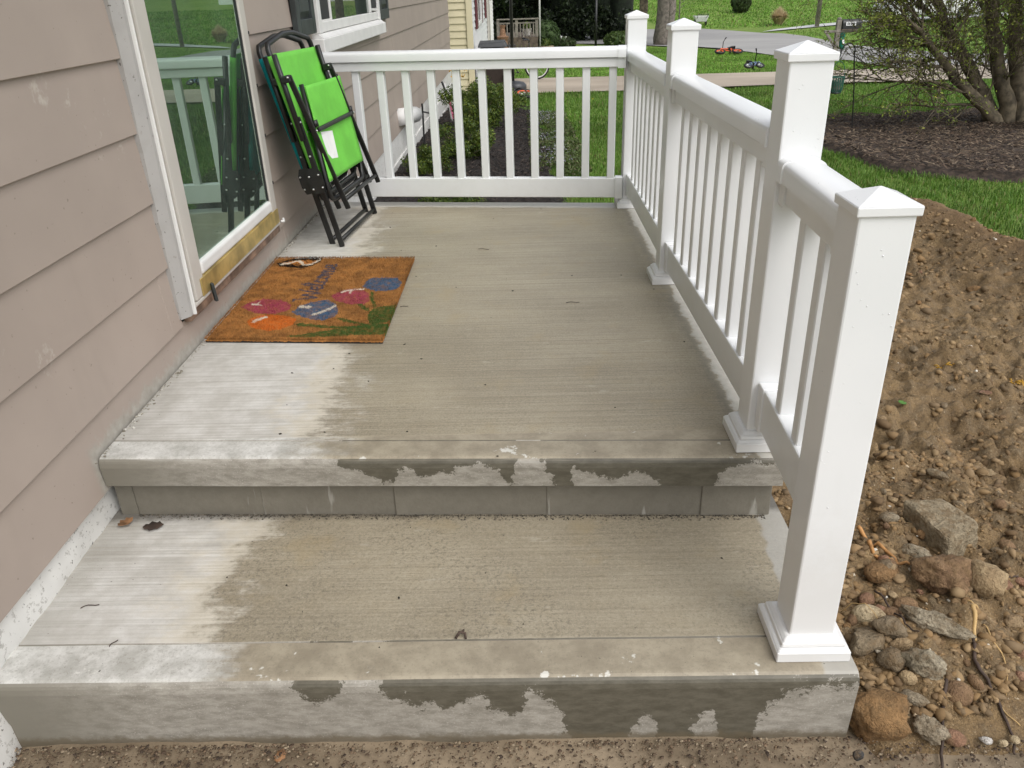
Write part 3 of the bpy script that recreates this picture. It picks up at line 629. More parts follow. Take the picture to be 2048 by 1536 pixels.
    build('head_jamb', MB().box((-.012,.70,2.16),(.02,1.78,2.24)), M['white_trim'], f)
    build('threshold', MB().box((-.012,.700,.137),(.021,1.775,.1495)), M['alu'], H, bevel=.003)
    build('wood_sill', MB().box((-.012,.690,.102),(.013,1.778,.1365)), M['wood_sill'], H, bevel=.004)
    build('inner_door', MB().box((-.033,.80,.16),(-.028,1.44,2.1)), M['dark_in'], H)
    build('inner_door_edge', MB().box((-.0278,1.46,.16),(-.020,1.68,2.1)), M['beige_in'], H)
    for z in (.315,.338): build('blind_cord', MB().box((-.0275,.84,z),(-.0255,1.46,z+.003)), M['soffit'], H)
    # ---------------- window
    w_ = build('window', MB().box((-.012,2.962,.86),(.034,3.030,2.0)).box((-.012,4.985,.86),(.034,5.055,2.0)).box((-.012,3.0305,.862),(.026,4.9845,.915)), M['white_trim'], H, bevel=.004)
    build('sill', MB().box((-.01,2.90,.762),(.062,5.10,.838)), M['white_trim'], w_, bevel=.006)
    build('sill_slope', MB().add([(-.008,2.93,.8385),(.055,2.93,.8385),(.028,2.93,.859),(-.008,2.93,.859),(-.008,5.07,.8385),(.055,5.07,.8385),(.028,5.07,.859),(-.008,5.07,.859)], [(0,1,2,3),(7,6,5,4),(0,4,5,1),(1,5,6,2),(2,6,7,3),(3,7,4,0)]), M['white_trim'], w_)
    build('pane', MB().box((.006,3.37,.9155),(.009,4.69,1.99)), M['wglass'], w_)
    build('curtain', MB().box((-.030,3.03,.87),(-.027,4.98,1.99)), M['beige_in'], w_)
    build('mullion', MB().box((-.01,3.335,.9155),(.020,3.369,1.99)), M['white_trim'], w_, bevel=.003); build('mullion', MB().box((-.01,4.691,.9155),(.022,4.74,1.99)), M['white_trim'], w_, bevel=.003)
    build('screen', MB().box((.004,3.031,.925),(.012,3.334,1.99)), M['screen'], w_); build('screen', MB().box((.004,4.741,.945),(.02,4.984,1.99)), M['screen'], w_)
    build('screen_frame', MB().box((.0,3.0305,.9155),(.016,3.3345,.9245)), M['white_trim'], w_); build('screen_frame', MB().bar((.012,4.741,.936),(.012,4.984,.930),.018,.016), M['white_trim'], w_)
    for y0, y1, zb in ((2.525,2.905,.868),(5.105,5.545,.852)):
        s_ = build('shutter', MB().box((.0005,y0,zb),(.030,y0+.065,2.0)).box((.0005,y1-.065,zb),(.030,y1,2.0)).box((.0005,y0+.0655,zb),(.030,y1-.0655,zb+.075)).box((.0005,y0+.066,zb+.075),(.012,y1-.066,1.99)), M['shutter'], H, bevel=.003)
        z = zb+.08
        while z < 1.95:
            build('raised_panel', MB().add([(.0125,y0+.075,z),(.0125,y1-.075,z),(.0125,y1-.075,z+.19),(.0125,y0+.075,z+.19),(.026,y0+.10,z+.03),(.026,y1-.10,z+.03),(.026,y1-.10,z+.16),(.026,y0+.10,z+.16)], [(0,1,5,4),(1,2,6,5),(2,3,7,6),(3,0,4,7),(4,5,6,7)]), M['shutter'], s_); z += .21
house()
# ============================================================ FOLDING CHAIRS
P0 = Vector((.277,1.982,0)); CU = Vector((.061,.639,0)).normalized(); CV = Vector((-.19,.02,.92)); CV = (CV-CU*CV.dot(CU)).normalized(); CN = CU.cross(CV)
def chair(name, fab, label, du, off0, org):
    t = empty(name, org, label, 'folding chair', 'folding chairs leaning on the wall')
    W = lambda u, v, o=0: P0 + CU*(u+du) + CV*v + CN*(o+off0)
    K = M['black_metal']
    # back frame: hoop over the top and both uprights
    build('back_frame', MB().tube([W(-.150,.30), W(-.205,.80), W(-.212,.875), W(-.198,.897), W(-.03,.924), W(.0,.928), W(.10,.927), W(.13,.924), W(.295,.893), W(.310,.872), W(.325,.80), W(.385,.30)], .0115, 10), K, t, smooth=True)
    for pts_ in ([W(-.1515,.315),W(-.205,.80),W(-.2100,.852)], [W(.3835,.315),W(.325,.80),W(.3178,.845)]): build('sleeve', MB().tube(pts_, .0138, 12), M[fab], t, smooth=True)
    def sling(nm, q, th, nu=14, nv=24, sag=.010):
        V = []
        for j in range(nv+1):
            for i in range(nu+1):
                a, b = i/nu, j/nv; u = (q[0][0]*(1-a)+q[1][0]*a)*(1-b)+(q[3][0]*(1-a)+q[2][0]*a)*b; v = (q[0][1]*(1-a)+q[1][1]*a)*(1-b)+(q[3][1]*(1-a)+q[2][1]*a)*b
                e_ = min(i, nu-i); o = (q[0][2])*(1-b)+q[3][2]*b + (.0125 if e_ <= 1 else .010) - sag*math.sin(math.pi*a)*math.sin(math.pi*b) + .003*mnoise.noise((u*7, v*7, 3))
                V.append(W(u, v, o))
        n = nu+1; Fs = [(j*n+i, j*n+i+1, (j+1)*n+i+1, (j+1)*n+i) for j in range(nv) for i in range(nu)]
        o = build(nm, MB().add(V, Fs), M[fab], t, smooth=True, fix=False); s_ = o.modifiers.new('thick', 'SOLIDIFY'); s_.thickness = th; return o
    sling('back_sling', [(-.145,.31,.002),(.375,.31,.002),(.322,.85,.002),(-.206,.857,.002)], .003)
    st = sling('seat_sling', [(-.151,.300,.040),(.392,.290,.040),(.383,.700,.056),(-.110,.706,.056)], .003, sag=.006)
    # hems of the seat: stitched edges and the notches that show the side tube
    build('hem', MB().bar(W(.352,.298,.0465), W(.347,.695,.0625), .004, .0012, CN), M[fab], st); build('hem', MB().bar(W(-.118,.302,.0465), W(-.078,.70,.0625), .004, .0012, CN), M[fab], st)
    build('tube_gap', MB().tube([W(.388,.520,.062), W(.389,.555,.063)], .0145, 10), K, st, smooth=True); build('tube_gap', MB().tube([W(-.122,.535,.060), W(-.120,.565,.060)], .0145, 10), K, st, smooth=True)
    build('seat_tube', MB().tube([W(-.107,.716,.050), W(-.149,.30,.036), W(-.149,.245,.034), W(-.140,.226,.034), W(-.115,.218,.034), W(.324,.214,.034), W(.352,.22,.034), W(.366,.245,.034), W(.385,.293,.036), W(.380,.712,.05)], .0105, 10), K, t, smooth=True)
    build('lower_tube', MB().tube([W(-.14,.30,.005), W(-.135,.262,.005), W(-.11,.245,.005), W(.32,.245,.005), W(.36,.262,.005), W(.37,.30,.005)], .0105, 10), K, t, smooth=True)
    for u0, u1, s in ((-.238,-.196,-1),(.313,.372,1)):
        build('arm_tube', MB().tube([W(u0,.853,.028), W(u1,.50,.012)], .0115, 10), K, t, smooth=True)
        build('arm_pivot', MB().bar(W(u0,.752,.022), W(u0+.004,.752,.064), .024, .03), K, t, bevel=.005)
    for (u0, u1) in ((-.235,-.047),(.310,.505)):
        build('front_leg', MB().bar(W(u0,.764,.058), W(u1,.150,.058), .014, .024, CN), K, t, bevel=.004)
    for (u0, u1) in ((-.132,-.186),(.458,.412)):
        build('rear_leg', MB().bar(W(u0,.002,.004), W(u1,.598,.016), .014, .026, CN), K, t, bevel=.004)
    build('cross_rail', MB().bar(W(-.125,.523,.068), W(.40,.522,.068), .020, .016, CN), K, t, bevel=.006)
    build('lower_rail', MB().tube([W(-.055,.194,.058), W(.49,.19,.058)], .010, 8), K, t, smooth=True)
    build('foot_rail', MB().tube([W(-.115,.030,.004), W(.462,.026,.004)], .0095, 8), K, t, smooth=True)
    for u in (-.168,.405):
        hp = build('hinge_plate', MB().prism([(-.022,-.055),(.022,-.055),(.034,-.02),(.034,.03),(.02,.06),(-.02,.06),(-.034,.03),(-.034,-.02)], lambda a, b, k: W(u+k, .318+b, .0+a), -.006, .002), K, t)
    for (u, v, o) in ((-.178,.345,.022),(-.174,.288,.022),(-.178,.345,-.022),(-.174,.288,-.022),(-.199,.575,.03),(-.150,.523,.07),(-.190,.430,.018),(-.243,.757,.056),(.303,.757,.056),(.39,.523,.08)):
        build('rivet', MB().lathe(W(u-.004,v,o), [(.001,-.004),(.0045,-.003),(.0055,0),(.0045,.003),(.001,.004)], 8), M['rivet'], t, smooth=True)
    return t, W
ct, CW = chair('folding_chair', 'lime', 'folded lime green sling chair with black frame, in front of the teal one', 0, 0, (.30,2.15,0))
def tag_paper():
    mb = MB(); V = [CW(-.085,.500,.0548), CW(.045,.372,.0502)]
    mb.add([CW(-.080,.508,.0555), CW(.075,.490,.0550), CW(.055,.370,.0500), CW(-.075,.388,.0505)], [(0,1,2,3)])
    o = build('paper_tag', mb, M['paper'], ct, fix=False); s_ = o.modifiers.new('t', 'SOLIDIFY'); s_.thickness = .001
    for i in range(7):
        v = .487-.014*i; L = random.uniform(.05,.095)
        build('print_line', MB().bar(CW(-.055,v,.0556-(.508-v)*.038), CW(-.055+L,v-.012*L/.1,.0556-(.508-v)*.038), .0035, .0006, CN), M['ink'], o)
tag_paper()
chair('folding_chair', 'teal', 'folded teal sling chair squeezed between the lime green chair and the wall', .052, -.062, (.20,2.2,0))
# ============================================================ DOOR MAT
MATPOLY = {
'pink1':[(0.055,0.328),(0.07,0.377),(0.148,0.428),(0.263,0.414),(0.342,0.371),(0.364,0.322),(0.347,0.281),(0.284,0.254),(0.192,0.26),(0.109,0.293)],
'orange':[(0.161,0.181),(0.192,0.227),(0.265,0.245),(0.365,0.235),(0.444,0.203),(0.451,0.146),(0.404,0.102),(0.329,0.077),(0.241,0.1),(0.185,0.137)],
'blue1':[(0.387,0.275),(0.413,0.344),(0.471,0.393),(0.556,0.415),(0.623,0.373),(0.665,0.297),(0.667,0.23),(0.614,0.191),(0.523,0.203),(0.446,0.235)],
'pink2':[(0.562,0.467),(0.603,0.512),(0.662,0.551),(0.733,0.551),(0.798,0.498),(0.823,0.417),(0.805,0.367),(0.708,0.366),(0.621,0.401)],
'blue2':[(0.739,0.574),(0.744,0.663),(0.776,0.699),(0.94,0.692),(0.981,0.63),(0.975,0.559),(0.912,0.528),(0.818,0.528)],
'g1':[(0.449,0.025),(0.587,0.062),(0.744,0.117),(0.895,0.156),(1.009,0.151),(1.003,0.054),(0.868,0.047),(0.668,0.027),(0.533,0.02)],
'g2':[(0.854,0.278),(0.881,0.332),(1.001,0.361),(1.008,0.188),(0.953,0.15),(0.897,0.15),(0.866,0.2)],
'g3':[(0.804,0.52),(0.831,0.505),(0.842,0.431),(0.885,0.346),(0.866,0.332),(0.826,0.417)],
'g4':[(0.76,0.367),(0.781,0.374),(0.847,0.319),(0.852,0.285),(0.796,0.318)],
'g5':[(0.451,0.146),(0.482,0.158),(0.705,0.129),(0.9,0.137),(0.905,0.119),(0.676,0.111),(0.479,0.127)],
'g6':[(0.673,0.211),(0.707,0.218),(0.883,0.149),(0.872,0.137),(0.725,0.179)],
'bf':[(0.045,0.909),(0.101,0.947),(0.175,0.975),(0.268,0.985),(0.335,0.975),(0.337,0.927),(0.301,0.881),(0.25,0.853),(0.151,0.863),(0.086,0.872)]}
MATLINE = {'bfw':[(0.079,0.891),(0.138,0.918),(0.189,0.947),(0.24,0.881),(0.297,0.89),(0.327,0.955)],'ant':[(0.198,0.809),(0.26,0.826),(0.281,0.862)],'w1':[(0.108,0.363),(0.141,0.356),(0.14,0.385)],'w1b':[(0.141,0.356),(0.17,0.35)],'w2':[(0.204,0.175),(0.253,0.221)],'w3':[(0.529,0.249),(0.582,0.29),(0.631,0.345)],'w4':[(0.419,0.337),(0.478,0.33)],'w5':[(0.621,0.505),(0.659,0.535),(0.749,0.551)],'w6':[(0.678,0.497),(0.675,0.535)]}
# script lettering "Welcome": strokes in (advance, height) units, advance along v, height towards -u
LET = {'W':[[(0,1.5),(.12,1.55),(.28,0),(.5,1.1),(.66,0),(.98,1.6)]],
 'e':[[(0,.3),(.3,.5),(.32,.85),(.12,.85),(.04,.4),(.16,.05),(.42,.2)]], 'l':[[(0,.2),(.26,1.3),(.2,1.7),(.08,1.4),(.12,.1),(.32,.15)]],
 'c':[[(.36,.75),(.16,.9),(.04,.45),(.14,.05),(.42,.2)]], 'o':[[(.2,.9),(.03,.5),(.14,.03),(.32,.3),(.3,.75),(.2,.9),(.44,.72)]],
 'm':[[(0,.85),(.07,0),(.2,.85),(.3,.75),(.31,0),(.46,.85),(.56,.7),(.57,.05),(.72,.2)]]}
def matcolor(U, Vv):
    n1 = fbm(U*18, Vv*26, 4, 71); n2 = vnoise(U*220, Vv*320, 75)
    base = np.array([.285,.125,.034])*(1+.55*n1[...,None]+.5*n2[...,None]); base = base*(1-.22*np.clip(U-.45,0,1)[...,None]) + np.array([0,.004,.006])
    c = base.copy(); jit = .010*vnoise(U*60, Vv*80, 77); a, b = U+jit, Vv+.010*vnoise(U*60, Vv*80, 78)
    def paint(m, col, k=.85):
        k = np.where(m, k*np.clip(.85+.6*fbm(U*60, Vv*90, 3, 79), .15, 1), 0)[...,None]; c[:] = c*(1-k)+np.array(col)*k*(1+.35*n2[...,None])
    gr, pk, bl, wh = (.035,.08,.018), (.29,.045,.08), (.05,.10,.17), (.62,.55,.45)
    for k in ('g1','g2','g3','g4','g5','g6'): paint(inpoly(MATPOLY[k], a, b), gr, .93)
    paint(inpoly(MATPOLY['orange'], a, b), (.55,.115,.012), .75)
    for k in ('pink1','pink2'): paint(inpoly(MATPOLY[k], a, b), pk, .92)
    for k in ('blue1','blue2'): paint(inpoly(MATPOLY[k], a, b), bl, .97)
    P = np.array(MATPOLY['bf']); cc = P.mean(0); paint(inpoly((P-cc)*np.array([1.06,1.28])+cc, a, b), (.008,.007,.006), 1.15); paint(inpoly((P-cc)*np.array([.80,.58])+cc, a, b), (.48,.19,.045), .95)
    paint(distline(MATLINE['ant'], a, b) < .006, (.03,.02,.015), .8)
    for s_ in (((.13,.89),(.20,.90)),((.22,.95),(.26,.92)),((.27,.96),(.30,.93))): paint(distline(s_, a, b) < .006, (.02,.015,.01), .9)
    for k, wd in (('bfw',.010),('w1',.008),('w1b',.006),('w2',.013),('w3',.011),('w4',.013),('w5',.007),('w6',.007)): paint(distline(MATLINE[k], a, b) < wd, wh, .95)
    adv = .405; sc_ = .135
    for ch in 'Welcome':
        for st in LET[ch]:
            pts = [(.485-h*sc_*.68, adv+x*sc_) for x, h in st]
            paint(distline(pts, a, b) < .0085, (.035,.05,.085), .9)
        adv += sc_*(max(p[0] for st in LET[ch] for p in st)-.02)
    return np.clip(c, .004, .9)
def doormat():
    mx, my, mw, ms, wd = .0145, .7531, .908, -.0467, .6192
    t = empty('door_mat', (.32,1.2,0), 'coir welcome mat printed with pink, blue and orange tulips and a butterfly', 'door mat')
    nu, nv = 190, 280; u = np.linspace(0,1,nu); v = np.linspace(0,1,nv); U, Vv = np.meshgrid(u, v)
    ed = np.minimum(np.minimum(U, 1-U)*wd, np.minimum(Vv, 1-Vv)*mw)
    Z = .0150 + .004*vnoise(U*170, Vv*250, 5) + .002*fbm(U*20, Vv*30, 3, 6) - .008*np.clip(1-ed/.008, 0, 1)
    ju = U + .004*vnoise(U*300, Vv*20, 8)*(ed < .01); jv = Vv + .003*vnoise(U*200, Vv*20, 9)*(ed < .01)
    X = mx+ju*wd; Y = my+jv*mw+ms*U
    C = matcolor(U, Vv); n = nu; idx = np.arange(U.size).reshape(U.shape)
    F = np.stack([idx[:-1,:-1], idx[:-1,1:], idx[1:,1:], idx[1:,:-1]], -1).reshape(-1,4)
    npmesh('coir_pile', np.c_[X.ravel(), Y.ravel(), Z.ravel()], F, M['coir'], t, smooth=True, col=C.reshape(-1,3))
    N = 46000; fu = RNG.random(N); fv = RNG.random(N); k = RNG.random(N) < .12
    side = RNG.integers(0, 4, N); e = RNG.random(N)*.004
    fu = np.where(k & (side == 0), e, np.where(k & (side == 1), 1-e, fu)); fv = np.where(k & (side == 2), e, np.where(k & (side == 3), 1-e, fv))
    bx = mx+fu*wd; by = my+fv*mw+ms*fu; bz = .0142; an = RNG.random(N)*6.283; L = .004+.008*RNG.random(N); lean = RNG.random(N)*.9
    dx, dy = np.cos(an), np.sin(an); wx = .0007
    A = np.c_[bx-dy*wx, by+dx*wx, np.full(N, bz)]; B = np.c_[bx+dy*wx, by-dx*wx, np.full(N, bz)]; T = np.c_[bx+dx*L*lean, by+dy*L*lean, bz+L*(1-.5*lean)]
    V = np.empty((N*3,3)); V[0::3], V[1::3], V[2::3] = A, B, T; fc = matcolor(fu, fv)*(.7+.6*RNG.random((N,1)))
    npmesh('coir_fibres', V, np.arange(N*3).reshape(-1,3), M['coir'], t, col=np.repeat(fc, 3, 0), kind='stuff')
    q = lambda a, b, z: (mx+a*wd, my+b*mw+ms*a, z)
    build('backing', MB().add([q(.003,.003,.0005),q(.997,.003,.0005),q(.997,.997,.0005),q(.003,.997,.0005),q(.003,.003,.007),q(.997,.003,.007),q(.997,.997,.007),q(.003,.997,.007)], [(0,3,2,1),(4,5,6,7),(0,1,5,4),(1,2,6,5),(2,3,7,6),(3,0,4,7)]), M['tire'], t)
doormat()
# ============================================================ STONES AND RUBBLE
def ico(sub):
    bm = bmesh.new(); bmesh.ops.create_icosphere(bm, subdivisions=sub, radius=1); V = np.array([v.co[:] for v in bm.verts]); F = np.array([[v.index for v in f.verts] for f in bm.faces]); bm.free(); return V, F
ICO = {k: ico(k) for k in (1,2,3,4)}
def rock(name, x, y, rx, ry, rz, m, label, rough=.16, ang=0, sink=.35, flat=0, sub=3, group=None, z=None, tilt=0, cuts=0, cat='stone'):
    V, F = ICO[sub]; V = V.copy(); sd = random.random()*50; rr = random.Random(int(sd*1000))
    for _ in range(cuts):                          # chip flat facets
        n = np.array([rr.gauss(0,1), rr.gauss(0,1), rr.gauss(0,.7)]); n /= np.linalg.norm(n); h = rr.uniform(.55,.85); d = V@n - h; V -= np.where(d > 0, d, 0)[:,None]*n
    for i in range(len(V)):
        p = V[i]; k = 1 + rough*1.3*mnoise.noise(Vector(p*1.3+sd)) + rough*.8*mnoise.noise(Vector(p*3.1+sd)) + rough*.65*mnoise.noise(Vector(p*7.5+sd)) + rough*.35*mnoise.noise(Vector(p*16+sd))
        V[i] = p*k
    V = V*np.array([rx, ry, rz]); R = np.array(Matrix.Rotation(ang,3,'Z') @ Matrix.Rotation(tilt,3,'X')); V = V@R.T
    zb = dz_at(x, y) if z is None else z
    c = np.array([x, y, zb + rz*(1-2*sink)])
    return npmesh(name, V + c, F, m, smooth=(cuts == 0), label=label, cat=cat, group=group, org=tuple(c))
rk = lambda *a, **k: rock('rock', *a, **k)
def rubble():
    B, T, Gy, Dk, Og = M['st_brown'], M['st_tan'], M['st_grey'], M['st_dark'], M['st_orange']
    # big broken slab
    V = []; 
    top = [(2.118,.035),(2.222,.037),(2.268,-.055),(2.262,-.075),(2.235,-.088),(2.165,-.128),(2.158,-.112)]
    z0 = dz_at(2.19,-.04); mb = MB(); n = len(top)
    lo = [(x+(x-2.19)*.05+.004, y+(y+.045)*.05-.008, z0-.03+.0*i) for i, (x, y) in enumerate(top)]; hi = [(x, y, z0+.048+(y+.04)*.06) for x, y in top]
    mb.v = lo+hi; mb.f = [tuple(range(n-1,-1,-1)), tuple(range(n,2*n))]+[(i,(i+1)%n,n+(i+1)%n,n+i) for i in range(n)]
    o = build('broken_slab', mb, M['st_slab'], org=(2.19,-.04,z0), label='flat broken concrete slab lying tilted on the dirt above the rocks', cat='concrete slab')
    b = o.modifiers.new('bevel','BEVEL'); b.width = .008; b.segments = 2
    s_ = o.modifiers.new('sub','SUBSURF'); s_.subdivision_type = 'SIMPLE'; s_.levels = s_.render_levels = 4
    tx = bpy.data.textures.new('chip','CLOUDS'); tx.noise_scale = .022; tx.noise_depth = 4; dp = o.modifiers.new('disp','DISPLACE'); dp.texture = tx; dp.strength = .009; dp.texture_coords = 'LOCAL'
    L = [ (2.088,-.13,.040,.022,.020,Gy,'angular pale grey stone leaning below the broken slab',.12,-.7,.3,0,3,4),
      (1.987,-.177,.046,.030,.026,Og,'rounded orange brown stone half buried by the two sticks',.10,.2,.4,0,3,0),
      (2.119,-.226,.074,.050,.042,B,'large rough brown rock just below the broken slab',.22,-.3,.3,0,4,3),
      (2.204,-.228,.046,.056,.040,T,'big smooth tan brown rock right of the rough brown one',.14,.4,.3,0,3,2),
      (2.204,-.139,.038,.022,.022,T,'tan rock tucked under the right end of the broken slab',.08,0,.4,0,3,0),
      (1.91,-.304,.039,.028,.026,M['st_cream'],'smooth cream stone beside the front post',.08,-.35,.25,0,3,2),
      (2.008,-.274,.030,.021,.020,B,'smooth dark brown stone right of the cream one',.08,.3,.3,0,3,0),
      (1.967,-.295,.023,.018,.017,B,'small round brown stone between the cream stone and the thin root',.08,0,.3,0,3,0),
      (1.925,-.25,.020,.017,.016,M['st_red'],'small reddish brown pebble above the cream stone',.08,.5,.3,0,3,0),
      (2.043,-.349,.074,.028,.022,Gy,'long pale grey concrete chunk lying diagonally among the rocks',.22,-.62,.3,0,4,4),
      (1.871,-.38,.042,.036,.030,Dk,'earthy lump touching the step corner under the post skirt',.22,.3,.35,0,3,2),
      (1.93,-.362,.036,.026,.024,Dk,'earthy clod right of the post skirt, below the cream stone',.22,-.4,.35,0,3,2),
      (1.95,-.389,.030,.017,.017,T,'flat tan clod left of the long grey chunk',.16,.1,.35,0,3,1),
      (1.912,-.429,.031,.028,.024,Dk,'rounded earthy clod below the step corner lump',.18,0,.35,0,3,1),
      (1.971,-.454,.046,.034,.026,Gy,'yellowish grey rubble chunk below the long grey one',.24,-.8,.3,0,4,3),
      (1.933,-.471,.019,.015,.015,T,'small oval tan pebble beside the yellowish grey chunk',.05,-.5,.25,0,3,0),
      (1.850,-.552,.078,.048,.054,Og,'largest rusty brown boulder against the front right corner of the step',.15,-.1,.36,0,4,3),
      (1.937,-.574,.030,.034,.026,Gy,'crumbly grey tan chunk right of the rusty boulder',.26,.6,.3,0,4,3),
      (1.93,-.511,.032,.016,.014,Gy,'flat grey chip above the crumbly chunk',.2,-.5,.3,0,3,2),
      (2.028,-.504,.031,.029,.024,B,'smooth round brown cobble right of the vertical root',.05,0,.42,0,3,0),
      (2.071,-.487,.012,.021,.012,B,'narrow upright brown pebble right of the round cobble',.05,.2,.3,0,3,0),
      (1.985,-.589,.024,.019,.014,M['st_red'],'smooth reddish flat cobble at the edge of the walkway',.05,-.4,.3,0,3,0),
      (2.047,-.596,.015,.009,.007,M['st_white'],'angular white chip at the edge of the walkway',.2,-.3,.2,0,2,3),
      (2.077,-.604,.011,.008,.008,M['st_cream'],'pale round pebble beside the white chip',.05,0,.25,0,2,0),
      (2.105,-.597,.010,.010,.008,M['st_cream'],'pale pebble farthest right along the walkway edge',.05,0,.25,0,2,0),
      (1.759,-.651,.013,.011,.010,M['st_black'],'dark grey stone lying alone on the walkway',.12,.2,.15,0,2,4),
      (2.357,-.067,.020,.025,.018,B,'brown stone right of the broken slab by the dark soil',.08,0,.35,0,3,1),
      (2.329,-.073,.016,.013,.012,Dk,'small brown stone touching the one right of the slab',.08,0,.35,0,3,0),
      (2.24,-.322,.025,.017,.014,T,'dirt covered tan clod right of the long grey chunk',.2,.3,.4,0,3,1),
      (2.412,.082,.017,.017,.012,B,'round brown stone high on the right, above the broken slab',.08,0,.35,0,3,0),
      (2.354,.029,.016,.013,.011,B,'small flat brown stone just above the slab corner',.12,0,.35,0,3,1),
      (2.319,.107,.024,.011,.010,Dk,'long thin brown stone above the broken slab',.1,-.6,.35,0,3,0),
      (2.13,.087,.030,.017,.014,B,'angular brown stone up left of the broken slab',.14,-.5,.35,0,3,3),
      (2.073,.002,.026,.018,.014,Gy,'pale greyish clod left of the broken slab',.2,0,.35,0,3,2),
      (2.33,.27,.034,.014,.013,Dk,'long dark cobble on the dirt beyond the broken slab',.1,-.8,.35,0,3,0),
      (2.45,.52,.030,.014,.012,B,'long brown cobble half way along the dirt strip',.1,-.7,.35,0,3,0),
      (2.02,.16,.022,.020,.018,M['st_orange'],'rounded orange brown stone by the post, above the sticks',.1,.3,.3,0,3,0),
      (2.08,.24,.018,.024,.014,Dk,'greenish brown oval stone behind the front post',.12,.5,.3,0,3,1),
      (2.39,1.42,.035,.025,.018,T,'yellowish clod on the dirt beside the railing',.2,.3,.4,0,3,2),
      (2.72,1.30,.020,.015,.012,M['st_grey'],'pale pebble in the middle of the dirt strip',.1,.3,.3,0,2,1),
      (3.06,1.34,.028,.020,.017,T,'tan stone on the right of the dirt strip',.1,.3,.3,0,3,1),
      (3.30,1.95,.040,.035,.030,Og,'orange tan clod near the right edge of the dirt',.2,.3,.4,0,3,2),
      (2.62,2.15,.055,.040,.035,Dk,'broad earthy clod below the dirt mound',.2,.3,.45,0,3,2),
      (2.80,2.22,.06,.045,.04,Dk,'earthy clod next to the hollow under the dirt mound',.2,.8,.45,0,3,2)]
    for x, y, rx, ry, rz, m, lab, ro, an, si, fl, sub, cu in L: rk(x, y, rx, ry, rz, m, lab, ro, an, si, fl, sub, cuts=cu)
    def LAB(x, y, m):
        c = {'brown_stone':'brown','earthy_rubble':'earth coloured','tan_stone':'tan','orange_stone':'rusty brown','reddish_stone':'reddish','grey_concrete_rubble':'pale grey'}[m.name]
        zn = 'close to the railing and porch edge' if x < 2.02 and y > -.1 else 'among the big rocks by the front post' if y < -.1 and x < 2.3 else 'on the open dirt right of the broken slab' if y < .4 else 'on the middle of the dirt strip' if y < 1.5 else 'on the dirt near the mound'
        return 'small loose '+c+' stone '+zn
    # many smaller stones, still single pieces
    rr = random.Random(3); mats = [B, Dk, Dk, Dk, T, Og, M['st_red'], Dk]; n = 0
    while n < 170:
        if n < 95: x = 1.84+abs(rr.gauss(0,.22)); y = rr.uniform(-.5,.9)
        else: x = rr.uniform(1.9,3.6); y = rr.uniform(-.45,3.0)
        if not inpoly(DIRT, np.array([x]), np.array([y]))[0]: continue
        mm_ = rr.choice(mats); s_ = rr.uniform(.009,.020)*(1 if n < 95 else 1.1); n += 1
        rock('cobble', x, y, s_, s_*rr.uniform(.6,.95), s_*rr.uniform(.5,.8), mm_, LAB(x, y, mm_), .14, rr.uniform(0,3), .42, 0, 2, 'loose stones on the dirt', cuts=rr.choice([2,3,4]))
rubble()
def scatter(name, N, fx, fz, size, pal, mat, sub=1, flat=.7, pw=2.2):
    SINK = -.22 if 'clod' in name else .15; V0, F0 = ICO[sub]; X, Y = fx(N); N = len(X); Z = fz(X, Y)
    s = size[0] + (size[1]-size[0])*RNG.random(N)**pw
    V = V0[None]*(1+.85*(RNG.random((N, len(V0), 1))-.5)); sc = s[:,None]*np.c_[1+.5*RNG.random(N), .6+.6*RNG.random(N), flat*(.7+.6*RNG.random(N))]
    V = V*sc[:,None,:]; a = RNG.random(N)*6.283; ca, sa = np.cos(a)[:,None], np.sin(a)[:,None]
    V = np.stack([V[...,0]*ca-V[...,1]*sa, V[...,0]*sa+V[...,1]*ca, V[...,2]], -1) + np.c_[X, Y, Z+s*SINK][:,None,:]
    F = (F0[None]+(np.arange(N)*len(V0))[:,None,None]).reshape(-1, 3); pal = np.array(pal); c = pal[RNG.integers(0, len(pal), N)]*(.82+.36*RNG.random((N,1)))
    return npmesh(name, V.reshape(-1,3), F, mat, col=np.repeat(c, len(V0), 0), kind='stuff')
def dirt_pts(N):
    X = np.where(RNG.random(N) < .5, 1.78+.75*RNG.random(N)**1.2, 1.8+2.3*RNG.random(N)); Y = -.58+4.2*RNG.random(N)**1.25
    k = inpoly(DIRT, X, Y) & (distline(DIRT+[DIRT[0]], X, Y) > .04); d2 = fbm(X*1.7, Y*1.7, 3, 50) > -.30; k &= d2; return X[k], Y[k]
def dirt_pts2(N):
    X = 1.8+2.2*RNG.random(N); Y = .1+3.6*RNG.random(N); k = inpoly(DIRT, X, Y) & (distline(CREST, X, Y) > .16) & (fbm(X*1.6, Y*1.6, 3, 55) > -.12); return X[k], Y[k]
def dirt_z(X, Y): return g(Y)+.02+dirtz(X, Y, np.clip(distline(DIRT+[DIRT[0]], X, Y)/.3, 0, 1))
DP = [(.205,.133,.066),(.225,.148,.072),(.135,.086,.043),(.265,.182,.095),(.165,.113,.062),(.205,.128,.058),(.24,.163,.086)]
scatter('dirt_clods', 34000, dirt_pts, dirt_z, (.002,.015), DP, M['pebble'], pw=3.2)
scatter('clod_lumps', 2600, dirt_pts2, dirt_z, (.007,.024), DP, M['pebble'], sub=1, pw=2.4)
scatter('pale_grit', 380, dirt_pts, dirt_z, (.003,.008), [(.5,.44,.34),(.62,.58,.5),(.42,.33,.22)], M['pebble'])
def front_pts(N):
    X = RNG.random(N)*2.3; Y = -.575-.085*RNG.random(N)**1.5; k = (RNG.random(N) < np.where(X < .6, 1, .6)); return X[k], Y[k]
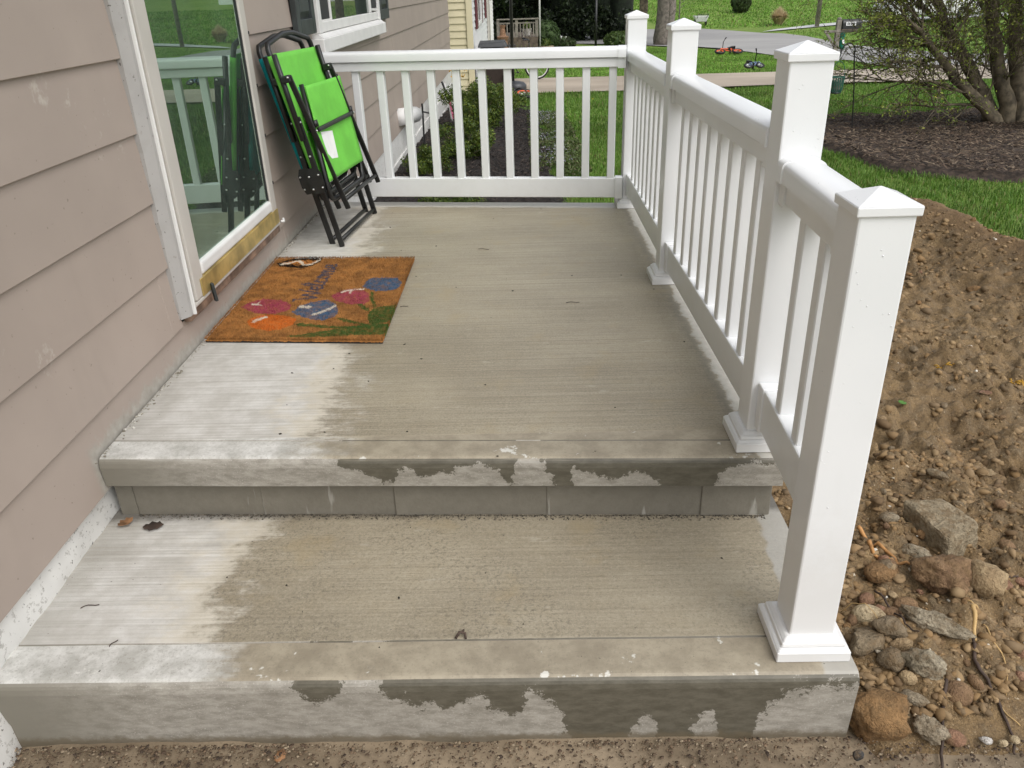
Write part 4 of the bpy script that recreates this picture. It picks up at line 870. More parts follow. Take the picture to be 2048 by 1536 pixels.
scatter('walkway_debris', 6500, front_pts, lambda X, Y: np.full(len(X), -.378)+.012*np.clip((Y+.66)/.1,0,1), (.001,.0042), [(.09,.06,.04),(.13,.09,.055),(.16,.11,.07),(.10,.07,.045),(.24,.19,.13),(.05,.035,.025)], M['pebble'], flat=.3)
def joint_pts(N):
    X = .05+1.68*RNG.random(N); Y = .032-.033*X-.022*RNG.random(N)**4; return X, Y
scatter('step_corner_grit', 2600, joint_pts, lambda X, Y: np.full(len(X), -.1965), (.0008,.0026), [(.05,.045,.036),(.09,.078,.06),(.14,.12,.09)], M['pebble'], flat=.6)
def speck_pts(N):
    X = .1+1.55*RNG.random(N); Y = -.54+3.1*RNG.random(N); return X, Y
scatter('porch_specks', 60, speck_pts, lambda X, Y: np.where(Y < -.03, -.1965, .0005), (.0015,.0045), [(.02,.017,.013)], M['pebble'], flat=.35)
def edge_pts(N):
    Y = -.02+2.7*RNG.random(N); return .004+.02*RNG.random(N)**2, Y
scatter('wall_joint_crumbs', 450, edge_pts, lambda X, Y: np.full(len(X), .0006), (.0015,.005), [(.35,.33,.28),(.28,.26,.21),(.5,.48,.43),(.2,.18,.14)], M['pebble'], flat=.6)
# roots and sticks
ROOTS = [[(2.113,-.38),(2.09,-.452),(2.099,-.501),(2.108,-.561),(2.102,-.613)],[(2.129,-.306),(2.151,-.33),(2.154,-.381),(2.159,-.434),(2.127,-.51)],[(2.008,-.482),(1.978,-.55),(1.942,-.637),(1.936,-.656)],[(1.975,-.036),(2.007,-.096),(2.036,-.165)],[(1.973,-.108),(2.021,-.153),(2.054,-.172)],[(1.949,-.234),(1.965,-.3),(1.971,-.357),(1.984,-.388)],[(2.22,-.17),(2.273,-.183),(2.343,-.188),(2.42,-.18)],[(2.103,-.519),(2.112,-.54),(2.133,-.565)],[(2.136,-.32),(2.128,-.351),(2.114,-.385)],[(2.249,.107),(2.231,.074)],[(1.859,-.271),(1.887,-.304),(1.917,-.336)]]
RL = [('dark forked root running right of the round cobble','root',.0045),('thin pale yellow root curling across the dirt','root_pale',.0022),('dark root hanging down onto the walkway','root',.0042),('orange brown stick poking out from behind the front post, upper one','root_orange',.006),('orange brown stick below the other beside the post','root_orange',.0055),('thin dark root crossing left of the long grey chunk','root',.0028),('thin dark root right of the broken slab','root',.003),('short pale root end by the dark forked root','root_pale',.0018),('stubby split orange root tip above the dark forked root','root_pale',.0055),('short pale twig above the broken slab','root_pale',.0022),('thin straw across the cream stone','root_pale',.0012)]
def smoothpath(P, n=6):
    out = []
    for i in range(len(P)-1):
        p0, p1, p2, p3 = P[max(i-1,0)], P[i], P[i+1], P[min(i+2,len(P)-1)]
        for k in range(n):
            t = k/n; out.append(tuple(.5*(2*b+(c-a)*t+(2*a-5*b+4*c-d)*t*t+(3*b-a-3*c+d)*t**3) for a,b,c,d in zip(p0,p1,p2,p3)))
    return out+[tuple(P[-1])]
for P, (lab, m, r) in zip(ROOTS, RL):
    Q = smoothpath(P); hang = 'straw' in lab; pts = []
    for i, (x, y) in enumerate(Q):
        z = (dz_at(x, y) if y > -.56 else max(dz_at(x,y) if y > -.6 else -9, -.378)) + r*.8 + (.045*math.sin(i/len(Q)*3.1) if hang else 0) + .006*mnoise.noise((x*40, y*40, 2)) + (.012 if 'long grey' in lab else 0)
        pts.append((x+.004*mnoise.noise((x*30,y*30,7)), y, z))
    build('root' if 'root' in lab else ('stick' if 'stick' in lab else 'twig'), MB().tube(pts, [r*(1-.45*i/len(pts)) for i in range(len(pts))], 7), M[m], smooth=True, org=pts[0], label=lab, cat='root' if 'root' in lab else 'twig')
def leafobj(name, x, y, z, s, m, label, ang=0, cat='leaf', curl=.3):
    mb = MB(); n = 8; V = []
    for i in range(n+1):
        f = i/n; w_ = .34*math.sin(math.pi*min(1, f*1.02))**.7*(1+.25*math.sin(f*19))
        for k in (-1, 0, 1):
            px, py = (f-.5), k*w_; pz = curl*(abs(k)*w_*.6 + (f-.5)**2)+.03
            V.append((x+s*(px*math.cos(ang)-py*math.sin(ang)), y+s*(px*math.sin(ang)+py*math.cos(ang)), z+s*pz))
    F = [(i*3+j, i*3+j+1, (i+1)*3+j+1, (i+1)*3+j) for i in range(n) for j in range(2)]
    o = build(name, mb.add(V, F), m, smooth=True, org=(x,y,z), label=label, cat=cat, fix=False); s_ = o.modifiers.new('t','SOLIDIFY'); s_.thickness = .0006; return o
leafobj('dry_leaf', .035,-.015,-.196,.045, M['tanleaf'], 'curled brown leaf in the corner where wall and steps meet', 1.0, curl=.9)
leafobj('dry_leaf', .115,-.03,-.1965,.055, M['root'], 'dark wet leaf scraps on the lower step below the block riser', .2, curl=.4)
leafobj('dry_leaf', .58,-.60,-.375,.035, M['tanleaf'], 'small orange brown leaf on the walkway below the lower step', 1.4, curl=.5)
leafobj('dry_leaf', 2.75,.80,dz_at(2.75,.80),.05, M['st_red'], 'reddish orange leaf on the bare dirt', .1, curl=.5)
leafobj('dry_leaf', 2.53,.36,dz_at(2.53,.36),.07, M['st_tan'], 'torn tan oak leaf on the bare dirt', -.5, curl=.4)
leafobj('green_leaf', 2.43,.74,dz_at(2.43,.74)+.004,.035, M['greenleaf'], 'fresh green leaf lying on the dirt', 1.9, 'leaf', .5)
def catkins(x, y, lab, ang):
    mb = MB()
    for i in range(16):
        a = random.uniform(-.5,.5); d = random.uniform(-.035,.035); px, py = x+d*math.cos(ang)+.008*random.uniform(-1,1), y+d*math.sin(ang)+.008*random.uniform(-1,1); z = dz_at(px,py)+.004
        mb.tube([(px,py,z),(px+.010*math.cos(ang+a),py+.010*math.sin(ang+a),z+.004),(px+.018*math.cos(ang+a),py+.018*math.sin(ang+a),z)], .0022, 5)
    build('catkin_cluster', mb, M['yellow'], smooth=True, org=(x,y,dz_at(x,y)), label=lab, cat='catkins')
M['yellow'] = simple('yellow_catkin', (.50,.28,.03), .7)
catkins(2.719,1.059,'small clump of orange yellow catkins on the dirt nearer the railing', -.2); catkins(2.943,.944,'taller clump of yellow catkins at the right on the dirt', 1.9)
for (x, y, z, L, a, lab) in ((.93,1.75,.002,.05,-.15,'short dark twig on the wet deck near the back'),(1.29,1.05,.002,.05,.2,'thin curved grass stem on the wet deck near the middle post'),(.09,-.33,-.195,.04,.4,'thin stem on the dry left part of the lower step'),(.20,-.45,-.195,.022,1.2,'small curled stem on the trowelled edge of the lower step'),(.66,1.05,.002,.03,.3,'thin stem beside the right edge of the mat')):
    pts = [(x+L*(k/5-.5)*math.cos(a)-.12*L*math.sin(k)*math.sin(a), y+L*(k/5-.5)*math.sin(a)+.12*L*math.sin(k)*math.cos(a), z+.001) for k in range(6)]
    build('twig', MB().tube(pts, .0011, 5), M['root'], smooth=True, org=(x,y,z), label=lab, cat='twig')
b_ = [(.955,-.445),(.965,-.437),(.975,-.44)]
build('bud_scrap', MB().tube([(.950,-.452,-.194),(.958,-.441,-.186),(.970,-.440,-.190),(.972,-.452,-.195)], .003, 6).tube([(.962,-.44,-.19),(.966,-.425,-.195)], .002, 5), M['root'], smooth=True, org=(.96,-.445,-.197), label='dark green scrap of bud on the groove of the lower step', cat='plant scrap')
# ============================================================ VEGETATION
def leafcloud(C, N, size, pal, flat=.0, name='foliage', parent=None, kind=None, shade=None, up=.3):
    """C (k,3+1) clump centres+radius; N leaves as small folded quads"""
    C = np.asarray(C, float); p = C[:,3]**2; ci = RNG.choice(len(C), N, p=p/p.sum())
    d = RNG.normal(size=(N,3)); d /= np.linalg.norm(d, axis=1)[:,None]; r = C[ci,3]*(RNG.random(N)**.45); P = C[ci,:3]+d*r[:,None]*np.array([1,1,1-flat])
    nrm = d*.6+RNG.normal(size=(N,3))*.6+np.array([0,0,up]); nrm /= np.linalg.norm(nrm,axis=1)[:,None]
    t = np.cross(nrm, RNG.normal(size=(N,3))); t /= np.linalg.norm(t,axis=1)[:,None]+1e-9; b = np.cross(nrm, t); s = size*(.6+.8*RNG.random(N))[:,None]
    V = np.empty((N*4,3)); V[0::4] = P-t*s; V[1::4] = P+b*s*.42+nrm*s*.12; V[2::4] = P+t*s; V[3::4] = P-b*s*.42+nrm*s*.12
    pal = np.array(pal); c = pal[RNG.integers(0,len(pal),N)]*(.65+.7*RNG.random((N,1)))
    cl = (.75+.5*RNG.random(len(C)))[ci][:,None]; c = c*cl
    F = np.arange(N*4).reshape(-1,4); return npmesh(name, V, F, M['leaf'], parent, col=np.repeat(c,4,0), kind=kind)
def shrub(x, y, h, r, N, size, pal, label, group=None, name='shrub', z=None, spiky=.5):
    z = G(y) if z is None else z; t = empty(name, (x,y,z), label, 'shrub', group); mb = MB(); C = []
    for i in range(26):
        a = random.uniform(0,6.28); k = random.random()**.6; hx = x+r*k*math.cos(a); hy = y+r*k*math.sin(a); hz = z+h*(.35+.65*random.random()*(1-.45*k))
        mid = ((x+hx)/2+random.uniform(-.03,.03), (y+hy)/2, z+(hz-z)*.55); mb.tube([(x+.1*r*math.cos(a),y+.1*r*math.sin(a),z-.02), mid, (hx,hy,hz)], [.008,.006,.002], 5)
        C.append((hx,hy,hz,r*.26)); C.append((*[m_+random.uniform(-.06,.06)*r for m_ in mid], r*.24))
    build('stems', mb, M['bark'], t, smooth=True); leafcloud(C, N, size, pal, 0, 'foliage', t); return t
YG = [(.10,.15,.02),(.135,.17,.022),(.06,.105,.016),(.045,.08,.014)]
shrub(.29,5.18,.26,.20,5200,.0115,YG,'low yellow green shrub by the back railing, nearest the house wall','shrubs along the house wall')
shrub(.60,5.80,.40,.27,9000,.0125,YG,'second yellow green shrub from the railing, in the dark mulch','shrubs along the house wall')
shrub(.60,8.0,.60,.40,11000,.016,YG,'largest rounded green shrub in the mulch bed','shrubs along the house wall')
shrub(.78,9.9,.42,.36,7000,.018,YG,'green shrub farthest along the mulch bed, against the driveway','shrubs along the house wall')
shrub(.36,10.4,.42,.28,5000,.017,YG,'green shrub with yellow flowers by the cream house corner','shrubs along the house wall')
shrub(.62,3.9,.16,.28,4000,.012,YG,'low spreading shrub seen under the back railing','shrubs along the house wall')
def flowers(name, label, cat, pts, col, s):
    C = [(x,y,z,s*1.4) for x,y,z in pts]; o = leafcloud(C, len(pts)*7, s*.6, [col], .3, name); o['label'] = label; o['category'] = cat
flowers('yellow_flowers','cluster of small yellow flowers beside the cream house corner','flowers', [(.10+.28*random.random(),10.2+.5*random.random(),G(10.4)+.50+.12*random.random()) for _ in range(16)], (.75,.42,.02), .03)
def ground_cover():
    X = 1.18+.50*RNG.random(9000); Y = 4.9+4.6*RNG.random(9000); k = fbm(X*3,Y*3,3,60) > -.12; X, Y = X[k], Y[k]
    C = np.c_[X, Y, g(Y)+.03+.05*RNG.random(len(X)), np.full(len(X), .02)]; leafcloud(C, 14000, .014, [(.07,.115,.025),(.10,.14,.04),(.13,.13,.06)], .3, 'ground_cover', None, 'stuff')
    X = 1.20+.34*RNG.random(1600); Y = 5.2+4.2*RNG.random(1600); k = fbm(X*2.2,Y*1.6,2,61) > -.02; C = np.c_[X[k], Y[k], g(Y[k])+.09+.02*RNG.random(k.sum()), np.full(k.sum(), .012)]
    leafcloud(C, 900, .007, [(.36,.35,.42),(.46,.46,.50),(.28,.28,.35)], .3, 'pale_flowers', None, 'stuff')
ground_cover()
def chips(name, poly, N, L, pal, zo):
    P = np.array(poly); x0,y0 = P.min(0); x1,y1 = P.max(0); X = x0+(x1-x0)*RNG.random(N); Y = y0+(y1-y0)*RNG.random(N); k = inpoly(poly,X,Y) & (X > .03); X, Y = X[k], Y[k]; N = len(X)
    a = RNG.random(N)*6.283; tl = (RNG.random(N)-.5)*.9; l = L*(.3+RNG.random(N)**1.5); w_ = l*(.12+.16*RNG.random(N)); ux = np.c_[np.cos(a)*np.cos(tl), np.sin(a)*np.cos(tl), np.sin(tl)]; vx = np.c_[-np.sin(a), np.cos(a), (RNG.random(N)-.5)*.6]
    c = np.c_[X, Y, g(Y)+zo+.012*RNG.random(N)+.03*fbm(X*9,Y*9,3,26)]; up = np.array([0,0,.006]); V = np.empty((N,6,3))
    V[:,0] = c-ux*l[:,None]; V[:,1] = c+vx*w_[:,None]; V[:,2] = c+ux*l[:,None]; V[:,3] = c-vx*w_[:,None]; V[:,4] = c+up+ux*l[:,None]*.4; V[:,5] = c-up
    F = (np.array([[0,3,4],[3,2,4],[2,1,4],[1,0,4]])[None]+(np.arange(N)*6)[:,None,None]).reshape(-1,3); pal = np.array(pal); cc = pal[RNG.integers(0,len(pal),N)]*(.6+.8*RNG.random((N,1)))
    npmesh(name, V.reshape(-1,3), F, M['chip'], col=np.repeat(cc,6,0), kind='stuff')
chips('mulch_chips', BED, 26000, .028, [(.013,.010,.009),(.02,.015,.013),(.009,.008,.007),(.03,.022,.018),(.055,.042,.034)], .055)
chips('bark_mulch', BED2, 34000, .035, [(.05,.034,.023),(.075,.05,.034),(.03,.021,.015),(.10,.07,.047),(.15,.115,.08)], .06)
def grass(name, poly_in, N, L, w0, avoid, seed, pal, bend=.8):
    P = np.array(poly_in); x0,y0 = P.min(0); x1,y1 = P.max(0); X = x0+(x1-x0)*RNG.random(N); Y = y0+(y1-y0)*RNG.random(N); k = inpoly(poly_in,X,Y)
    jx, jy = X+.05*fbm(X*7,Y*7,2,91), Y+.05*fbm(X*7,Y*7,2,92)
    for q in avoid: k &= ~inpoly(q,jx,jy)
    X, Y = X[k], Y[k]; N = len(X); n1 = fbm(X*1.1,Y*1.1,3,seed); n2 = fbm(X*5,Y*5,3,seed+1)
    l = L*(.55+.7*RNG.random(N))*(1+.7*n2); a = RNG.random(N)*6.283; dx, dy = np.cos(a), np.sin(a); be = bend*RNG.random(N); z = g(Y)+.03*fbm(X*.7,Y*.7,3,3)-.016
    w_ = w0*(.7+.6*RNG.random(N)); B = np.c_[X,Y,z]; S_ = np.c_[-dy*w_,dx*w_,np.zeros(N)]; D = np.c_[dx,dy,np.zeros(N)]
    mid = B+D*(l*be*.3)[:,None]+np.c_[np.zeros(N),np.zeros(N),l*.6]; tip = B+D*(l*be)[:,None]+np.c_[np.zeros(N),np.zeros(N),l*(1-.45*be)]
    V = np.empty((N,5,3)); V[:,0] = B-S_; V[:,1] = B+S_; V[:,2] = mid+S_*.8; V[:,3] = mid-S_*.8; V[:,4] = tip
    F = (np.array([[0,1,2],[0,2,3],[3,2,4]])[None]+(np.arange(N)*5)[:,None,None]).reshape(-1,3); pal = np.array(pal); c = pal[RNG.integers(0,len(pal),N)]*(.75+.5*RNG.random((N,1)))*(1+.5*n1[:,None]); 
    dry = (RNG.random(N) < .05+.10*np.clip(n1,0,1)); c[dry] = np.array([.22,.19,.08])*(.7+.6*RNG.random((dry.sum(),1)))
    npmesh(name, V.reshape(-1,3), F, M['blade'], col=np.repeat(c,5,0), kind='stuff')
GP = [(.11,.225,.028),(.085,.185,.022),(.14,.255,.04),(.07,.15,.018),(.17,.27,.055)]
GP2 = [tuple(k*1.35 for k in c) for c in GP]
grass('grass', [(1.8,2.2),(9,2.2),(9,6),(6.5,8.5),(1.2,8.5),(1.2,4)], 190000, .05, .0026, [DIRT,BED,BED2], 81, GP)
grass('grass', [(.8,8),(11,7),(13,13.4),(.2,13.4),(.2,11)], 120000, .06, .0042, [BED,BED2,DRIVE], 83, GP)
grass('grass', [(.2,16.8),(9.6,16.3),(9.2,20),(7.2,27),(5,31),(.2,31)], 90000, .055, .008, [DRIVE,ROAD], 84, GP2)
grass('grass', [(12.5,36),(14.5,37.3),(16.7,38.2),(19.5,38.6),(30,40),(30,19),(13,20.6),(12.3,22),(12,24.4),(12.1,27.6),(12.5,31)], 60000, .06, .010, [ROAD,DRIVE], 85, GP2)
grass('grass', [(8,38.5),(30,38.5),(40,60),(6,60)], 60000, .09, .022, [ROAD,PAVE], 86, GP2)
flowers('dandelions','scattered small yellow dandelions in the lawn','flowers', [(x,y,G(y)+.07) for x,y in [(5.2,9.6),(5.35,9.4),(4.9,10.6),(5.9,9.9),(2.6,12.4),(1.9,12.9),(3.1,12.2),(2.2,11.3),(6.8,9.9)]], (.7,.6,.03), .018)
# ============================================================ BIG SHRUBBY TREE
def stemtube(mb, P, r0, r1, n=9, wob=.02, seed=0):
    Q = smoothpath(P, 5); k = len(Q); pts = []; rs = []
    for i, p in enumerate(Q):
        f = i/(k-1); pts.append(tuple(c+wob*mnoise.noise((i*.5+seed, j*9., 2.)) for j, c in enumerate(p))); rs.append((r0*(1-f)+r1*f)*(1+.10*mnoise.noise((i*.8,seed,3))))
    mb.tube(pts, rs, n); return pts
def bigtree():
    t = empty('spreading_tree', (6.25,7.1,G(7.1)), 'large low-branching tree with several leaning mossy trunks and sparse young leaves in the mulch bed', 'tree')
    R = random.Random(12); tips = []; mb = MB(); tw = MB()
    stems = [ ([(6.20,7.05,-.50),(6.06,7.1,-.30),(5.74,7.05,-.06),(5.43,6.95,.19),(5.18,6.9,.42),(4.95,6.8,.60)],.13,.035),
              ([(6.16,7.15,-.45),(5.98,7.2,-.12),(5.73,7.2,.22),(5.45,7.2,.56),(5.20,7.1,.95),(4.9,7.0,1.4)],.14,.04),
              ([(6.26,7.1,-.50),(6.20,7.1,-.20),(5.98,7.1,.26),(5.80,7.1,.8),(5.7,7.1,1.5),(5.5,7.1,2.3)],.15,.05),
              ([(6.42,7.1,-.50),(6.34,7.1,-.2),(6.22,7.2,.3),(6.15,7.3,.9),(6.1,7.3,1.7)],.17,.05),
              ([(6.50,7.0,-.50),(6.62,6.9,-.1),(6.75,6.8,.5),(6.9,6.7,1.2),(7.1,6.6,2.0)],.16,.05),
              ([(6.45,7.2,-.5),(6.55,7.5,0),(6.5,7.9,.7),(6.3,8.3,1.5)],.12,.04),
              ([(6.38,6.9,-.5),(6.3,6.5,0),(6.1,6.1,.6),(5.9,5.8,1.2)],.09,.03) ]
    for i, (P, a, b) in enumerate(stems): stemtube(mb, P, a*.62, b*.55, 10, .03, i*3)
    trunk = build('trunk', mb, M['bark'], t, smooth=True)
    def grow(p, d, L, r, lev):
        n = 5; pts = [p]; q = Vector(p); dd = Vector(d).normalized()
        for i in range(n):
            dd = (dd + Vector((R.gauss(0,.12), R.gauss(0,.12), R.gauss(0,.10)+.02))).normalized(); q = q+dd*L/n; pts.append(tuple(q))
        tw.tube(pts, [max(.002, r*(1-.75*i/n)) for i in range(n+1)], 6 if lev == 0 else 4, caps=False)
        for i in range(2 if lev < 1 else 1, n+1): tips.append((*pts[i], lev))
        if lev < 2:
            for i in range(1, n+1):
                for _ in range(2 if lev == 0 else 1+(R.random() < .5)):
                    side = Vector((R.gauss(0,1), R.gauss(0,1), R.gauss(0,.7))).normalized(); grow(pts[i], (dd*.9+side*.75), L*R.uniform(.4,.65), r*.5, lev+1)
    # long left-reaching limbs seen against lawn and road
    limbs = [((5.74,7.05,-.06),(-1,-.05,.20),1.1),((5.95,7.08,-.22),(-1,-.1,.02),.85),((5.85,7.05,-.14),(-1,.0,.34),.95),((5.43,6.95,.19),(-1,-.1,.12),.65),((5.43,6.95,.19),(-1,.1,.55),.8),((5.6,7.2,.36),(-1,.1,.25),.85),((5.73,7.2,.22),(-1,-.2,.30),.9),((5.45,7.2,.56),(-1,0,.35),.75),((5.18,6.9,.42),(-1,0,.30),.5),((5.0,6.85,.58),(-1,.1,.18),.42)]
    for p, d, L in limbs: grow(p, d, L, .018, 0)
    for P, a, b in stems:
        for k in range(9):
            f = .3+.7*k/8; Q = smoothpath(P, 5); p = Q[int(f*(len(Q)-1))]; an = R.uniform(0,6.28); grow(p, (.7*math.cos(an)-.2, .7*math.sin(an), R.uniform(.5,1.3)), R.uniform(.6,1.1), .011, 0)
    build('branches', tw, M['bark'], t, smooth=True)
    C = [(x,y,z,.034) for x,y,z,l in tips if l > 0]
    leafcloud(C, 36000, .015, [(.22,.28,.035),(.27,.32,.05),(.17,.22,.03),(.30,.32,.07),(.13,.17,.025)], .2, 'foliage', t)
bigtree()
def bare_tree(name, x, y, h, r, label, m, crown=None, lean=0, N=0, pal=None, group=None, cat='tree'):
    z = G(y); t = empty(name, (x,y,z), label, cat, group); mb = MB(); R = random.Random(int(x*100)); P = [(x,y,z-.1),(x+lean*.3,y,z+h*.3),(x+lean*.6,y,z+h*.65),(x+lean,y,z+h)]
    stemtube(mb, P, r*1.15, r*.55, 10, r*.3, 2); build('trunk', mb, m, t, smooth=True)
    C = []; tw = MB()
    for i in range(12):
        f = R.uniform(.45,1); p = Vector((x+lean*f, y, z+h*f)); d = Vector((R.gauss(0,1),R.gauss(0,1),.7)).normalized(); L = h*R.uniform(.2,.4); q = p+d*L; stemtube(tw, [tuple(p), tuple(p+d*L*.5+Vector((0,0,.05*L))), tuple(q)], r*.28, r*.06, 5, .02, i); C.append((*q, L*.45)); C.append((*(p+d*L*.6), L*.35))
    build('branches', tw, m, t, smooth=True)
    if N: leafcloud(C, N, .06 if h > 3 else .03, pal or YG, 0, 'crown', t)
    return t
bare_tree('oak_tree', 6.45, 30.7, 8, .34, 'thick grey tree trunk standing behind the corner post', M['bark2'], N=5000)
bare_tree('evergreen_tree', 5.75, 31.6, 8, .16, 'dark thin trunk left of the thick grey one', M['bark'], N=4000, pal=[(.02,.035,.012)])
bare_tree('sapling', 5.9, 26.5, 2.2, .03, 'thin bare sapling standing left of the road behind the railing posts', M['bark2'])
bare_tree('sapling', 6.15, 26.2, 2.4, .025, 'thinner bare sapling right beside the other sapling', M['bark2'])
bare_tree('lawn_tree', 14.55, 55.5, 7, .35, 'grey trunk of a tree far up the lawn beyond the road', M['bark2'], N=5000)
DKG = [(.012,.022,.008),(.02,.035,.012),(.008,.014,.006),(.03,.045,.014)]
def hedge():
    C = []
    for i in range(420): C.append((-3+8.6*random.random(), 34+2.6*random.random(), G(35)+.15+4.6*random.random(), .42))
    o = leafcloud(C, 60000, .085, DKG, 0, 'evergreen_hedge', None, 'stuff', up=-.1)
    mb = MB().add([(-3.2,36.2,-1.3),(5.4,36.2,-1.3),(5.4,37.2,-1.3),(-3.2,37.2,-1.3),(-3.2,35.6,4),(5.4,35.6,4),(5.4,37,4),(-3.2,37,4)], [(0,3,2,1),(4,5,6,7),(0,1,5,4),(1,2,6,5),(2,3,7,6),(3,0,4,7)])
    V, F = ICO[3]; P = []; Fs = []
    for i, x in enumerate(np.arange(-2.8, 5.4, .9)):
        v = V.copy()*np.array([.62,.6,2.6])*(1+.2*np.array([mnoise.noise(Vector(p*3+i)) for p in V])[:,None])+np.array([x,35.6,G(35)+2.3]); Fs.append(F+len(P)*len(V)); P.append(v)
    npmesh('hedge_core', np.concatenate(P), np.concatenate(Fs), M['hedge'], smooth=True, kind='stuff')
M['hedge'] = simple('dark_hedge_core', (.010,.017,.007), .9, 0, .5, 9, 1, 12)
hedge()
def roundbush(name, x, y, rx, rz, zc, label, N, pal, size=.03, cat='bush', core=(.03,.055,.012)):
    t = empty(name, (x,y,G(y)), label, cat); V, F = ICO[3]; V = V.copy()
    for i in range(len(V)): V[i] *= .93*(1+.10*mnoise.noise(Vector(V[i]*2.5+x)))
    mm = simple('bush_core', core, .85, 0, .5, 15, 1, 20); npmesh('inner_growth', V*np.array([rx,rx,rz])+np.array([x,y,zc]), F, mm, t, smooth=True)
    d = RNG.normal(size=(N//14,3)); d /= np.linalg.norm(d,axis=1)[:,None]; C = np.c_[d*np.array([rx,rx,rz])*.96+np.array([x,y,zc]), np.full(len(d), .07*rx/.6)]
    leafcloud(C, N, size, pal, 0, 'foliage', t); return t
roundbush('clipped_bush', 1.98, 28, .48, .48, -.52, 'rounded clipped green bush beside the flagpole', 5000, [(.035,.07,.014),(.05,.09,.02),(.025,.05,.01)], .03)
roundbush('hill_bush', 13.0, 46, .52, .62, G(46)+.55, 'dark green rounded bush on the hill lawn', 4000, [(.05,.075,.02),(.035,.055,.015)], .05)
roundbush('low_bush', 4.75, 30.5, .55, .28, G(30.5)+.22, 'low leafy plants at the foot of the dark hedge', 3000, [(.06,.10,.02),(.09,.13,.03)], .05, 'plants')
roundbush('low_bush', 2.75, 31, .42, .20, G(31)+.16, 'low mound of plants with white flowers before the hedge', 2200, [(.05,.075,.03),(.09,.10,.05),(.03,.05,.015)], .04, 'plants')
flowers('white_flowers','few white blossoms on the mound before the hedge','flowers', [(2.6,30.6,-.72),(2.75,30.55,-.72),(2.4,30.6,-.74),(1.3,30.5,-.35)], (.8,.8,.78), .05)
def tuft(x, y, h, r, label):
    N = 900; a = RNG.random(N)*6.283; k = RNG.random(N)**.5; B = np.c_[x+r*.25*k*np.cos(a), y+r*.25*k*np.sin(a), np.full(N, G(y))]; T = np.c_[x+r*k*np.cos(a), y+r*k*np.sin(a), G(y)+h*(1.02-.6*k**2)*(.7+.4*RNG.random(N))]; mid = B*.45+T*.55+np.c_[np.zeros((N,2)), .22*h*k]
    w_ = .014; S_ = np.c_[-np.sin(a)*w_, np.cos(a)*w_, np.zeros(N)]; V = np.empty((N,5,3)); V[:,0]=B-S_; V[:,1]=B+S_; V[:,2]=mid+S_; V[:,3]=mid-S_; V[:,4]=T
    F = (np.array([[0,1,2],[0,2,3],[3,2,4]])[None]+(np.arange(N)*5)[:,None,None]).reshape(-1,3); c = np.array([[.66,.53,.33],[.74,.61,.40],[.52,.40,.24]])[RNG.integers(0,3,N)]*(.7+.5*RNG.random((N,1)))
    npmesh('ornamental_grass', V.reshape(-1,3), F, M['blade'], col=np.repeat(c,5,0), label=label, cat='ornamental grass', org=(x,y,G(y)))
tuft(13.2, 39.4, .78, .55, 'dry tan ornamental grass clump on the hill beyond the road')
# ============================================================ STREET AND YARD OBJECTS
def mailbox():
    x, y = 9.72, 22.0; z = G(y); t = empty('mailbox', (x,y,z), 'black mailbox with white number plate on a grey wooden post by the road', 'mailbox'); W_ = M['grey_wood']
    p = build('post', MB().box((x-.06,y-.06,z-.1),(x+.06,y+.06,-.03)), W_, t, bevel=.006); build('post_cap', MB().lathe((x,y,-.03), [(.05,0),(.062,.02),(.05,.05),(.015,.065)], 12), W_, p, smooth=True)
    build('arm', MB().box((x-.36,y-.05,-.345),(x+.50,y+.05,-.285)), W_, t, bevel=.005); build('brace', MB().bar((x-.30,y,-.35),(x-.05,y,-.68),.06,.06), W_, t)
    build('shelf', MB().box((x+.065,y-.11,-.284),(x+.50,y+.11,-.262)), M['brown_wood'], t)
    R = .11; prof = [(-R,0),(-R,.13)]+[(R*math.cos(math.pi*(1-k/10)), .13+R*math.sin(math.pi*(1-k/10))) for k in range(1,10)]+[(R,.13),(R,0)]
    b = build('box', MB().prism(prof, lambda u,v,k: (k, y+u, -.26+v), x+.08, x+.56), M['black_metal'], t, bevel=.004)
    build('lip', MB().prism([(u*1.05,v*1.04) for u,v in prof], lambda u,v,k: (k, y+u, -.262+v), x+.561, x+.585), M['lid'], b)
    n = build('number_plate', MB().box((x+.16,y-R-.006,-.175),(x+.42,y-R-.001,-.085)), M['paper'], t)
    for i, (o, wd) in enumerate(((.03,.018),(.06,.03),(.10,.012),(.125,.03),(.165,.028),(.205,.03))): build('numeral', MB().box((x+.16+o,y-R-.008,-.160),(x+.16+o+wd,y-R-.0061,-.100)), M['black_plastic'], n)
    build('newspaper_tube', MB().prism([(.075*math.cos(k*.628),.075*math.sin(k*.628)) for k in range(10)], lambda u,v,k: (x+.13+u+(.03*k), y-.02+v*1.0, -.35-k*.42), 0, 1), M['green_tube'], t); build('tube_label', MB().box((x+.125,y-.100,-.63),(x+.185,y-.096,-.52)), M['paper'], t)
mailbox()
